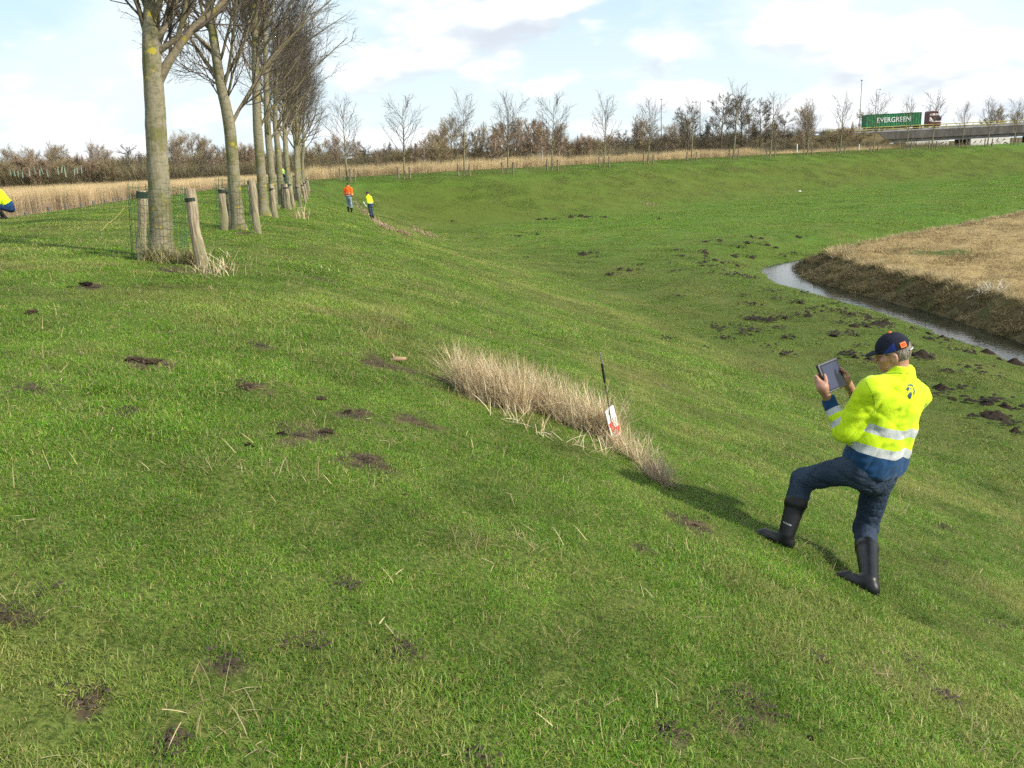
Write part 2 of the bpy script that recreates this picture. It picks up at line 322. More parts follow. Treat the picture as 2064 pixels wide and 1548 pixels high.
# ---------------------------------------------------------------- water
wm = bpy.data.materials.new('water'); wm.use_nodes = True; k = N(wm.node_tree)
pos = k.a('ShaderNodeNewGeometry').outputs['Position']
wb = k.a('ShaderNodeBump', {'Strength': .22, 'Distance': .02, 'Height': k.noise(pos, 5.0, 3, .6)})
b = k.a('ShaderNodeBsdfPrincipled', {'Base Color': (.018, .020, .014, 1), 'Roughness': .06, 'Specular IOR Level': .5, 'IOR': 1.33, 'Normal': wb.outputs[0]})
k.a('ShaderNodeOutputMaterial', {0: b.outputs[0]})
def offset_strip(name, P, o0, o1, z, mat):
    P = np.asarray(P, float); T = np.gradient(P, axis=0); T /= np.linalg.norm(T, axis=1)[:, None]; L = np.stack([-T[:, 1], T[:, 0]], -1)
    A = P+L*o0; B = P+L*o1; n_ = len(P); V = np.r_[np.c_[A, np.full(n_, z)], np.c_[B, np.full(n_, z)]]
    i = np.arange(n_-1); return np_mesh(name, V, [np.stack([i, i+1, n_+i+1, n_+i], -1)], [mat], smooth=False)
dl = np.array([(19, -40), (17.2, 5), (16.7, 18)]+[tuple(q) for q in FIELD[:4]]+[(15.75, 41.8), (16.4, 43.3)]+[tuple(q) for q in FIELD[5:8]]+[(60, 79), (140, 140)])
tag(link('ditch_water', offset_strip('ditch_water', dl, .35, 5.3, Z_WATER, wm)), 'still water in the bending ditch beside the straw field', 'water', kind='structure')
ol = ROW[:18]
tag(link('lake_water', offset_strip('lake_water', ol, 20, 58, Z_LAKE, wm)), 'pale strip of water between the dyke and the reeds', 'water', kind='structure')
# ---------------------------------------------------------------- scattered vegetation
def blades(n, R, lmin, lmax, wid, lean, cols, probs, seed, seg=3, droop=.5, straw_flat=True, base_z=-.01):
    """n tapering curved blades within radius R: vertices, faces, colours"""
    r = np.random.default_rng(seed)
    a = r.uniform(0, 2*np.pi, n); q = R*np.sqrt(r.uniform(0, 1, n)); base = np.stack([q*np.cos(a), q*np.sin(a), np.full(n, base_z)], -1)
    L = r.uniform(lmin, lmax, n); az = r.uniform(0, 2*np.pi, n); ln = np.abs(r.normal(lean, .35*lean+.08, n))
    ci = r.choice(len(cols), n, p=probs); C = np.array(cols)[ci]*r.uniform(.72, 1.28, n)[:, None]
    dirx = np.stack([np.cos(az), np.sin(az)], -1); side = np.stack([-np.sin(az), np.cos(az), np.zeros(n)], -1)
    tw = r.normal(0, .7, n); side = side*np.cos(tw)[:, None]+np.stack([dirx[:, 0]*np.sin(tw), dirx[:, 1]*np.sin(tw), .4*np.sin(tw)], -1)
    w = wid*r.uniform(.7, 1.3, n); pts = [base]; ang = ln.copy(); p = base.copy()
    for i in range(seg):
        st = L/seg; p = p+np.stack([dirx[:, 0]*np.sin(ang)*st, dirx[:, 1]*np.sin(ang)*st, np.cos(ang)*st], -1); pts.append(p); ang = ang+droop*r.uniform(.3, 1.2, n)
    V = []; 
    for i in range(seg): V += [pts[i]-side*(w*(1-.25*i/seg)/2)[:, None], pts[i]+side*(w*(1-.25*i/seg)/2)[:, None]]
    V.append(pts[-1]); nv = 2*seg+1; V = np.stack(V, 1).reshape(-1, 3); o = np.arange(n)*nv
    Q = np.concatenate([np.stack([o+2*i, o+2*i+1, o+2*i+3, o+2*i+2], -1) for i in range(seg-1)]) if seg > 1 else np.zeros((0, 4), int)
    T = np.stack([o+2*seg-2, o+2*seg-1, o+2*seg], -1)
    return V, [Q, T], np.repeat(C, nv, 0)
G_COLS = [(.086, .212, .011), (.132, .268, .018), (.212, .300, .032), (.33, .315, .095), (.43, .365, .17), (.048, .110, .011)]
grass_mat = M_attr('grass_blades', inst=True, rough=.5, trans=.38, spec=.35)
straw_mat = M_attr('dry_stalks', inst=True, rough=.7, trans=.2, spec=.2)
def lib(name, variants, mat):
    c = bpy.data.collections.new(name)
    for i, (V, F, C) in enumerate(variants): c.objects.link(bpy.data.objects.new('%s_%02d' % (name, i), np_mesh('%s_%02d' % (name, i), V, F, [mat], smooth=True, attrs={'Col': C})))
    return c
def scatter(name, coll, nvar, P, rot, scl, dry, val, label, cat, seed=0):
    r = np.random.default_rng(seed); n_ = len(P)
    me = bpy.data.meshes.new(name); me.vertices.add(n_); me.vertices.foreach_set('co', np.asarray(P, np.float32).ravel())
    def fa(k, a, t='FLOAT'):
        at_ = me.attributes.new(k, t, 'POINT'); at_.data.foreach_set('vector' if t == 'FLOAT_VECTOR' else 'value', np.asarray(a, np.int32 if t == 'INT' else np.float32).ravel())
    fa('rot', rot, 'FLOAT_VECTOR'); fa('scl', np.broadcast_to(np.asarray(scl, float).reshape(n_, -1), (n_, 3)), 'FLOAT_VECTOR'); fa('idx', r.integers(0, nvar, n_), 'INT'); fa('dry', dry); fa('val', val)
    o = link(name, me); ng = bpy.data.node_groups.new(name, 'GeometryNodeTree')
    ng.interface.new_socket('Geometry', in_out='INPUT', socket_type='NodeSocketGeometry'); ng.interface.new_socket('Geometry', in_out='OUTPUT', socket_type='NodeSocketGeometry')
    T = ng.nodes; gi = T.new('NodeGroupInput'); go = T.new('NodeGroupOutput'); ip = T.new('GeometryNodeInstanceOnPoints'); ci = T.new('GeometryNodeCollectionInfo')
    ci.inputs[0].default_value = coll; ci.inputs[1].default_value = True; ci.inputs[2].default_value = True
    def na(k, t):
        a = T.new('GeometryNodeInputNamedAttribute'); a.data_type = t; a.inputs[0].default_value = k; return a.outputs[0]
    ip.inputs['Pick Instance'].default_value = True; Lk = ng.links.new
    Lk(gi.outputs[0], ip.inputs['Points']); Lk(ci.outputs[0], ip.inputs['Instance']); Lk(na('idx', 'INT'), ip.inputs['Instance Index']); Lk(na('rot', 'FLOAT_VECTOR'), ip.inputs['Rotation']); Lk(na('scl', 'FLOAT_VECTOR'), ip.inputs['Scale'])
    Lk(ip.outputs[0], go.inputs[0]); md = o.modifiers.new('scatter', 'NODES'); md.node_group = ng
    return tag(o, label, cat, kind='stuff')
def normal_rot(nrm, r, amount=1.0):
    """euler angles that tip +Z onto the normal after a random spin"""
    n_ = len(nrm); E = np.zeros((n_, 3)); sp = r.uniform(0, 6.283, n_)
    for i in range(n_):
        v = Vector((nrm[i, 0]*amount, nrm[i, 1]*amount, nrm[i, 2])); e = (v.to_track_quat('Z', 'Y').to_matrix() @ Matrix.Rotation(sp[i], 3, 'Z')).to_euler(); E[i] = e
    return E
def wedge(d0, d1, density, seed, half=R_(37)):
    """random points in front of the viewpoint, at even density over the ground"""
    r = np.random.default_rng(seed); n_ = int(density*half*(d1*d1-d0*d0)); d = np.sqrt(r.uniform(d0*d0, d1*d1, n_)); a = r.uniform(-half, half, n_)
    return d*np.sin(a), d*np.cos(a), r
# near turf in three sizes of tuft
GV = [blades(270, .16, .014, .043, .0028, .90, G_COLS, [.29, .30, .16, .11, .05, .09], 100+i) for i in range(7)]
GV += [blades(190, .15, .018, .058, .0031, .7, G_COLS, [.40, .36, .14, .05, .02, .03], 120+i) for i in range(3)]
GV += [blades(180, .17, .016, .050, .0026, 1.2, G_COLS, [.12, .18, .18, .26, .18, .08], 130+i) for i in range(3)]
lawn = lib('lawn_tuft', GV, grass_mat)
GV2 = [blades(430, .42, .018, .050, .0066, .9, G_COLS, [.29, .32, .17, .11, .03, .08], 200+i) for i in range(6)]
GV2 += [blades(300, .42, .018, .055, .0058, 1.05, G_COLS, [.12, .20, .20, .25, .18, .05], 210+i) for i in range(2)]
lawn2 = lib('lawn_patch', GV2, grass_mat)
def turf(name, coll, nv, d0, d1, dens, seed, smin, smax, label, half=R_(37), keep_s=(-30, 400)):
    x, y, r = wedge(d0, d1, dens, seed, half); s, ze, df = zones(x, y); m = (df < -1.9) & (s > keep_s[0]) & (s < keep_s[1]); x, y, s, ze, df = x[m], y[m], s[m], ze[m], df[m]
    sc = scrape(x, y); gap = sstep(fbm(x*3.1, y*3.1, 29, 3), .62, .74)*.40; m = r.uniform(0, 1, len(x)) > np.maximum(sc*.95, gap); x, y, s, ze, df = x[m], y[m], s[m], ze[m], df[m]
    z = H(x, y, (s, ze, df)); m = (z > -5.93) | (s < 5); x, y, s, ze, df, z = x[m], y[m], s[m], ze[m], df[m], z[m]; nr = ground_normal(x, y)
    fl = sstep(s, 9, 13)*sstep(y, 62, 40); fs = sstep(y, 55, 75)*sstep(s, 15, 10)
    big = fbm(x*.55, y*.55, 21, 4); fine = fbm(x*2.6, y*2.6, 22, 3); slope = sstep(s, 2.5, 5.5)*sstep(s, 14, 10)
    dry = np.clip((big-.52)*1.6+(fine-.5)*1.3+.16*slope+r.normal(0, .09, len(x))+.17*fl+.42*fs, 0, .66)
    val = np.clip(.96+(fbm(x*1.3, y*1.3, 23, 3)-.5)*.75+(fbm(x*5, y*5, 25, 2)-.5)*.5+r.normal(0, .10, len(x)), .5, 1.45)*(1-.24*fl-.33*fs)
    lush = sstep(fbm(x*.9, y*.9, 24, 3), .50, .66)
    scl = r.uniform(smin, smax, len(x))*(.92+.38*lush)
    return scatter(name, coll, nv, np.stack([x, y, z], -1), normal_rot(nr, r, .8), scl, dry, val, label, 'grass', seed)
turf('grass', lawn, 13, .7, 7.5, 400, 1, .62, 1.0, 'short green turf with dead straw close to the viewpoint', half=R_(52))
turf('grass', lawn, 13, 7.5, 14, 140, 2, .85, 1.3, 'short green turf on the shoulder of the dyke', half=R_(42))
turf('grass', lawn2, 8, 13, 30, 15, 3, .8, 1.3, 'green turf on the slope and the basin floor')
turf('grass', lawn2, 8, 30, 66, 5, 4, 1.2, 1.8, 'green turf farther along the dyke and basin')
GV3 = [blades(430, 1.0, .02, .070, .017, .95, G_COLS, [.30, .34, .17, .10, .02, .07], 240+i) for i in range(6)]; lawn3 = lib('lawn_far', GV3, grass_mat)
turf('grass', lawn3, 6, 62, 150, 1.5, 6, .9, 1.5, 'green turf on the far slope and crest', keep_s=(-9, 400))
# flattened dead tufts mixed into the turf
DV = [blades(70, .09, .04, .12, .0030, 1.25, [(.36, .30, .15), (.28, .23, .10), (.44, .38, .22), (.20, .22, .05)], [.35, .3, .2, .15], 320+i, droop=.35) for i in range(6)]
dead = lib('dead_tuft', DV, grass_mat)
x, y, r = wedge(1.0, 15, 5.5, 8, R_(45)); s, ze, df = zones(x, y); m = fbm(x*1.1, y*1.1, 27, 3) > .50; x, y, s, ze, df = x[m], y[m], s[m], ze[m], df[m]; q = len(x)
scatter('dead_grass', dead, 6, np.stack([x, y, H(x, y, (s, ze, df))], -1), normal_rot(ground_normal(x, y), r, .8), r.uniform(.6, 1.5, q), r.uniform(0, .3, q), r.uniform(.6, 1.15, q), 'flattened tufts of dead grass in the near turf', 'grass', 8)
# loose straw lying in the turf
SV = [blades(3, .10, .02, .095, .0028, 1.3, [(.36, .29, .15), (.44, .37, .21), (.28, .21, .11)], [.4, .3, .3], 300+i, droop=.12, base_z=.015) for i in range(10)]
straws = lib('straw_bit', SV, straw_mat)
x, y, r = wedge(1.3, 16, 16, 5); s, ze, df = zones(x, y); z = H(x, y, (s, ze, df)); q = len(x)
scatter('straw', straws, 10, np.stack([x, y, z], -1), np.stack([r.normal(0, .2, q), r.normal(0, .2, q), r.uniform(0, 6.28, q)], -1), r.uniform(.6, 1.5, q), np.zeros(q), r.uniform(.7, 1.2, q), 'bits of pale straw strewn over the near grass', 'straw', 5)
# ---------------------------------------------------------------- bare trees
def unit(v): return v/(np.linalg.norm(v, axis=-1, keepdims=True)+1e-12)
def grow(S, D, L, r0, r1, K, up, wob, r, wind=(0, 0, 0), curl=None):
    n_ = len(S); P = np.zeros((n_, K, 3)); P[:, 0] = S; d = unit(D); st = (L/(K-1))[:, None]
    for i in range(1, K):
        P[:, i] = P[:, i-1]+d*st; d = unit(d+np.array([0, 0, up])+np.array(wind)+r.normal(0, wob, (n_, 3)))
    t = np.linspace(0, 1, K)[None]; R = r0[:, None]*(1-t)+r1[:, None]*t
    return P, R
def sprout(P, R, per, t0, t1, ang, angsd, r, lf0, lf1, lref, rf=.55, rmin=.003):
    """side shoots: start points, directions, lengths and radii on the parents"""
    n_, K, _ = P.shape; pi = np.repeat(np.arange(n_), per); m = len(pi)
    t = (np.tile(np.arange(per), n_)+r.uniform(.1, .9, m))/per*(t1-t0)+t0; f = t*(K-1); i = np.minimum(f.astype(int), K-2); u = (f-i)[:, None]
    S = P[pi, i]*(1-u)+P[pi, i+1]*u; T = unit(P[pi, i+1]-P[pi, i]); rad = R[pi, i]*(1-u[:, 0])+R[pi, i+1]*u[:, 0]
    az = np.tile(np.arange(per)*2.4, n_)+r.uniform(0, 6.28, m)*.5+np.repeat(r.uniform(0, 6.28, n_), per)
    ref = np.where(np.abs(T[:, 2:3]) < .9, np.array([[0, 0, 1.]]), np.array([[1., 0, 0]])); A = unit(np.cross(T, ref)); B = np.cross(T, A)
    an = np.abs(r.normal(ang, angsd, m)); D = T*np.cos(an)[:, None]+(A*np.cos(az)[:, None]+B*np.sin(az)[:, None])*np.sin(an)[:, None]
    L = lref*(lf0+(lf1-lf0)*t)*r.uniform(.75, 1.2, m); rr = np.maximum(rad*rf*r.uniform(.8, 1.1, m), rmin)
    return S, D, L, rr
def tubes(P, R, sides):
    n_, K, _ = P.shape; T = unit(np.gradient(P, axis=1)); ref = np.where(np.abs(T[..., 2:3]).mean(1, keepdims=True) < .85, np.array([0, 0, 1.]), np.array([.2, 1., 0])); A = unit(np.cross(T, ref)); B = np.cross(T, A)
    an = np.arange(sides)*2*np.pi/sides
    V = P[:, :, None]+R[:, :, None, None]*(np.cos(an)[None, None, :, None]*A[:, :, None]+np.sin(an)[None, None, :, None]*B[:, :, None])
    o = (np.arange(n_)*K*sides)[:, None, None]; i = (np.arange(K-1)*sides)[None, :, None]; j = np.arange(sides)[None, None]; j2 = (j+1) % sides
    return V.reshape(-1, 3), np.stack([o+i+j, o+i+j2, o+i+sides+j2, o+i+sides+j], -1).reshape(-1, 4)
class Crown:
    def __init__(s): s.V = []; s.F = []; s.m = []; s.n = 0
    def add(s, P, R, sides, mi):
        V, F = tubes(P, R, sides); s.V.append(V); s.F.append(F+s.n); s.m.append(np.full(len(F), mi)); s.n += len(V)
    def mesh(s, name, mats): return np_mesh(name, np.concatenate(s.V), [np.concatenate(s.F)], mats, mi=np.concatenate(s.m))
def bark_mat(name, base, dark, moss, lichen):
    m = bpy.data.materials.new(name); m.use_nodes = True; k = N(m.node_tree)
    tc = k.a('ShaderNodeTexCoord').outputs['Object']
    hs = k.a('ShaderNodeMapping', {0: tc, 3: (7, 7, 17)}).outputs[0]; vs = k.a('ShaderNodeMapping', {0: tc, 3: (30, 30, 3.0)}).outputs[0]
    a = k.noise(hs, 1.6, 5, .65); v = k.noise(vs, 1.0, 5, .6); p = k.noise(tc, 3.2, 5, .62); q = k.noise(tc, 6.5, 4, .55)
    c = k.mix(k.step(a, .25, .56), dark, base); c = k.mix(k.math('MULTIPLY', k.step(v, .52, .68), .6), c, tuple(x*1.35 for x in base))
    c = k.mix(k.math('MULTIPLY', k.step(p, .46, .60), .8), c, moss)
    c = k.mix(k.math('MULTIPLY', k.step(q, .62, .67), .9), c, lichen)
    h = k.math('ADD', k.math('MULTIPLY', a, .5), v)
    bn = k.a('ShaderNodeBump', {'Strength': .8, 'Distance': .012, 'Height': h})
    b = k.a('ShaderNodeBsdfPrincipled', {'Base Color': c, 'Roughness': .9, 'Specular IOR Level': .15, 'Normal': bn.outputs[0]})
    k.a('ShaderNodeOutputMaterial', {0: b.outputs[0]}); return m
bark = bark_mat('grey_bark', (.215, .195, .135), (.085, .075, .05), (.125, .125, .045), (.34, .29, .035))
limb = bark_mat('limb_bark', (.19, .16, .11), (.085, .07, .05), (.13, .12, .055), (.22, .19, .04))
twig = M('twig', (.072, .058, .048), (.115, .095, .075), 3, .85, .15)

def make_tree(seed, path, rad, nl1=15, t1=(.36, .97), ang1=.62, len1=3.2, up1=.10, lev=(8, 6, 3), big=True, wind=(0, 0, 0), extra=(), lump=.035, tk=1.0):
    """path: trunk centre line (relative to its foot); returns trunk mesh, crown mesh"""
    r = np.random.default_rng(seed); path = np.asarray(path, float)
    tt = np.linspace(0, 1, 44 if big else 14); kk = np.linspace(0, 1, len(path))
    Pt = np.stack([np.interp(tt, kk, path[:, i]) for i in range(3)], -1)
    if len(path) > 2:
        kx = np.exp(-.5*(np.arange(-4, 5)/2.)**2); kx /= kx.sum()
        for i in range(2): Pt[:, i] = np.convolve(np.pad(Pt[:, i], 4, 'reflect', reflect_type='odd'), kx, 'valid')
    hh = (Pt[:, 2]-Pt[0, 2]); Rt = np.interp(tt, np.linspace(0, 1, len(rad)), rad); Rt = Rt*(1+.55*np.exp(-np.maximum(hh, 0)/.13))
    sides = 18 if big else 8; V, F = tubes(Pt[None], Rt[None], sides)
    if big:
        ax = np.repeat(Pt, sides, 0); dv = V-ax; aa = np.tile(np.arange(sides), len(Pt)); z = np.repeat(tt, sides)
        V = ax+dv*(1+lump*2*(fbm(aa*.9+seed*3.1, z*26, seed, 3)-.5)+.35*(vnoise(aa*.7, z*34, seed+3) > .90)*lump*4)[:, None]
    trunk = np_mesh('trunk', V, [F], [bark])
    C = Crown(); S, D, L, rr = sprout(Pt[None], Rt[None]*np.where(hh < .5, .6, 1)[None], nl1, t1[0], t1[1], ang1, .12, r, 1.15, .55, len1, .42, .008*tk)
    P1, R1 = grow(S, D, L, rr, rr*.22, 9, up1, .07, r, wind)
    for (epath, er) in extra:                               # limbs traced one by one
        e = np.asarray(epath, float); q = np.linspace(0, 1, 9); qk = np.linspace(0, 1, len(e)); pe = np.stack([np.interp(q, qk, e[:, i]) for i in range(3)], -1)
        P1 = np.concatenate([P1, pe[None]]); R1 = np.concatenate([R1, np.linspace(er[0], er[1], 9)[None]])
    C.add(P1, R1, 7 if big else 4, 0)
    S, D, L, rr = sprout(P1, R1, lev[0], .18, .98, .55, .15, r, 1.0, .45, len1*.42, .5, .005*tk); P2, R2 = grow(S, D, L, rr, rr*.35, 6, up1*.9, .10, r, wind); C.add(P2, R2, 4 if big else 3, 1)
    S, D, L, rr = sprout(P2, R2, lev[1], .15, .97, .55, .18, r, 1.0, .5, len1*.20, .6, .0035*tk); P3, R3 = grow(S, D, L, rr, rr*.5, 4, up1*.8, .13, r, wind); C.add(P3, R3, 3, 1)
    if len(lev) > 2 and lev[2]:
        S, D, L, rr = sprout(P3, R3, lev[2], .2, .95, .6, .2, r, .9, .6, len1*.085, .7, .0026*tk); P4, R4 = grow(S, D, L, rr, rr*.6, 3, .05, .15, r, wind); C.add(P4, R4, 3, 1)
    return trunk, C.mesh('crown', [limb, twig])
def plant(name, trunk, crown, loc, rz, label, cat='tree', group=None, scale=1.0, tilt=0.0):
    e = empty(name, loc, (Matrix.Rotation(tilt, 3, 'Y') @ Matrix.Rotation(rz, 3, 'Z')).to_euler()); e.scale = (scale,)*3
    link('trunk', trunk, e); link('crown', crown, e); return tag(e, label, cat, group)
# --- the row along the dyke; the first four follow the photograph's trunks
ROW_Y = [12.45+6.25*i for i in range(10)]
def row_xy(y): return -2.55-.185*y
def px_path(pts, y): return [at_y(px, py, y) for px, py in pts]
near_defs = [  # picture path of trunk, trunk radii, limbs
    ([(326, 528), (322, 400), (315, 300), (311, 220), (304, 130), (300, 60), (302, -20), (306, -130), (310, -330)], [.178, .168, .158, .152, .142, .128, .10, .07, .025],
     [([(318, 158), (345, 95), (378, 45), (420, 5), (470, -60), (520, -170)], (.075, .022)), ([(326, 60), (334, 25), (345, -40), (350, -160)], (.05, .014)), ([(355, 75), (372, 30), (385, -30), (395, -120)], (.045, .012)), ([(288, 60), (270, -20), (262, -120)], (.05, .014)), ([(304, 130), (318, 40), (322, -40), (318, -150)], (.055, .014))]),
    ([(481, 462), (474, 380), (470, 300), (466, 240), (452, 180), (441, 100), (432, 20), (428, -60), (430, -200)], [.155, .145, .137, .13, .115, .10, .09, .065, .02],
     [([(475, 240), (492, 205), (520, 150), (560, 90), (610, 40), (660, -10)], (.045, .010)), ([(446, 170), (420, 140), (395, 128), (365, 118)], (.022, .006)), ([(448, 175), (415, 150), (385, 145), (350, 112)], (.02, .005)), ([(440, 66), (425, 55), (395, 35), (375, 5)], (.035, .010)), ([(462, 205), (475, 150), (500, 90), (520, 20)], (.04, .01))]),
    ([(532, 428), (527, 350), (520, 260), (518, 180), (517, 100), (515, 20), (514, -60), (514, -160)], [.165, .15, .145, .125, .11, .09, .06, .02],
     [([(524, 255), (550, 215), (585, 180), (640, 130), (700, 75)], (.05, .010)), ([(520, 160), (560, 110), (600, 60), (640, -10)], (.05, .011)), ([(518, 90), (545, 30), (560, -40)], (.045, .011)), ([(516, 110), (500, 60), (490, 0)], (.03, .009))]),
    ([(552, 415), (545, 330), (538, 260), (535, 190), (533, 110), (530, 40), (528, -40)], [.15, .14, .13, .11, .085, .06, .02], [([(542, 285), (570, 235), (610, 190), (660, 150)], (.045, .01)), ([(535, 180), (570, 130), (620, 70), (690, 20)], (.045, .01))]),
]
TL = ['nearest grey trunk with lichen spots and a forked limb', 'second tree of the dyke row, forked above a bend', 'third tree of the dyke row with a mossy trunk', 'fourth tree of the dyke row, slim behind the mossy one']
ordn = ['first', 'second', 'third', 'fourth', 'fifth', 'sixth', 'seventh', 'eighth', 'ninth', 'tenth', 'eleventh', 'twelfth', 'thirteenth', 'fourteenth', 'fifteenth', 'sixteenth', 'seventeenth', 'eighteenth', 'nineteenth', 'twentieth', 'twenty-first', 'twenty-second', 'twenty-third', 'twenty-fourth', 'twenty-fifth', 'twenty-sixth', 'twenty-seventh', 'twenty-eighth', 'twenty-ninth', 'thirtieth']
TREE_FEET = []
for i, (pts, rad, ex) in enumerate(near_defs):
    y = [12.45, 18.6, 25.4, 31.2][i]; P = np.array(px_path(pts, y)); foot = np.array([P[0, 0], y, hz(P[0, 0], y)-.03]); P[0, 2] = foot[2]; P[:, 1] += np.linspace(0, .4, len(P))*rng.uniform(-1, 1)
    ext = []
    for (ep, er) in ex:
        e = np.array(px_path(ep, y)); dy = rng.uniform(-.5, .8); e[:, 1] += np.linspace(0, 1, len(e))*dy; pz = np.interp(e[0, 2]-.22, P[:, 2], np.arange(len(P))); ax_ = np.array([np.interp(pz, np.arange(len(P)), P[:, c_]) for c_ in range(3)]); e[:, 1] += ax_[1]-e[0, 1]; ext.append((np.vstack([ax_, e])-foot, er))
    tr, cr = make_tree(40+i, P-foot, np.array(rad)*.90, nl1=[14, 18, 20, 18][i], t1=([.62, .98] if i == 0 else [.46, .97]), ang1=.66, len1=3.3, up1=.12, lev=(9, 7, 3) if i else (8, 6, 3), wind=(.03, 0, 0), extra=ext, tk=1.15)
    plant('row_tree', tr, cr, foot, 0, TL[i], group='trees along the near dyke'); TREE_FEET.append(foot)
rv = []
for v in range(3):
    hgt = 8.4; w = rng.normal(0, .08, (8, 2)).cumsum(0); P = np.c_[w-w[0], np.linspace(0, hgt, 8)]
    rv.append(make_tree(60+v, P, [.15, .14, .13, .11, .09, .06, .035, .012], nl1=24, t1=(.33, .97), ang1=.62, len1=3.5, up1=.11, lev=(9, 7, 2), wind=(.035, 0, 0), tk=1.5))
for i in range(4, 10):
    y = ROW_Y[i]; x = row_xy(y)-.02*max(0, y-50); foot = np.array([x, y, hz(x, y)-.03]); tr, cr = rv[i % 3]
    plant('row_tree', tr, cr, foot, i*1.7, '%s bare tree from the viewpoint in the row along the dyke' % ordn[i], group='trees along the near dyke', scale=rng.uniform(.93, 1.05), tilt=.06); TREE_FEET.append(foot)
# --- the young row on the far dyke
FAR = [(700, 365, 213, 80), (815, 355, 205, 82), (935, 350, 207, 83.3), (1023, 342, 205, 86), (1113, 338, 200, 89.8), (1217, 333, 208, 95.5), (1306, 328, 210, 100.5), (1393, 323, 212, 105.5), (1478, 318, 186, 110.5), (1552, 313, 203, 114), (1627, 310, 210, 117.5), (1693, 306, 202, 120.5), (1760, 300, 200, 123.5), (1827, 298, 207, 126), (1878, 296, 196, 128), (1938, 295, 212, 130), (1990, 294, 206, 132), (2043, 292, 208, 134)]
fv = []; _limb, limb = limb, M('young_limb', (.105, .088, .064), (.15, .125, .09), 3, .9, .1)
for v in range(5):
    hgt = 7.0; w = rng.normal(0, .05, (7, 2)).cumsum(0); P = np.c_[w-w[0], np.linspace(0, hgt*.93, 7)]
    fv.append(make_tree(80+v, P, [.105, .095, .085, .07, .05, .03, .012], nl1=18, t1=(.30, .96), ang1=[.62, .66, .56, .70, .58][v], len1=[3.6, 3.5, 3.8, 3.4, 3.7][v], up1=.06, lev=(6, 3, 0), big=False, tk=2.7))
limb = _limb; FAR_FEET = []
for i, (px, pb, pt, y) in enumerate(FAR):
    p = at_y(px, pb, y); x = p[0]; z = hz(x, y)-.04; top = at_y(px, pt, y)[2]; sc = (top-z)/7.25
    FAR_FEET.append(np.array([x, y, z])); tr, cr = fv[(i*3+i//4) % 5]
    nm = ['corner tree of the far dyke row, standing behind the orange jacket'] + ['young bare tree with two stakes, %s from the corner along the far dyke' % ordn[j] for j in range(1, 18)]
    plant('young_tree', tr, cr, FAR_FEET[-1], i*2.1, nm[i], group='young trees along the far dyke', scale=sc, tilt=.035)
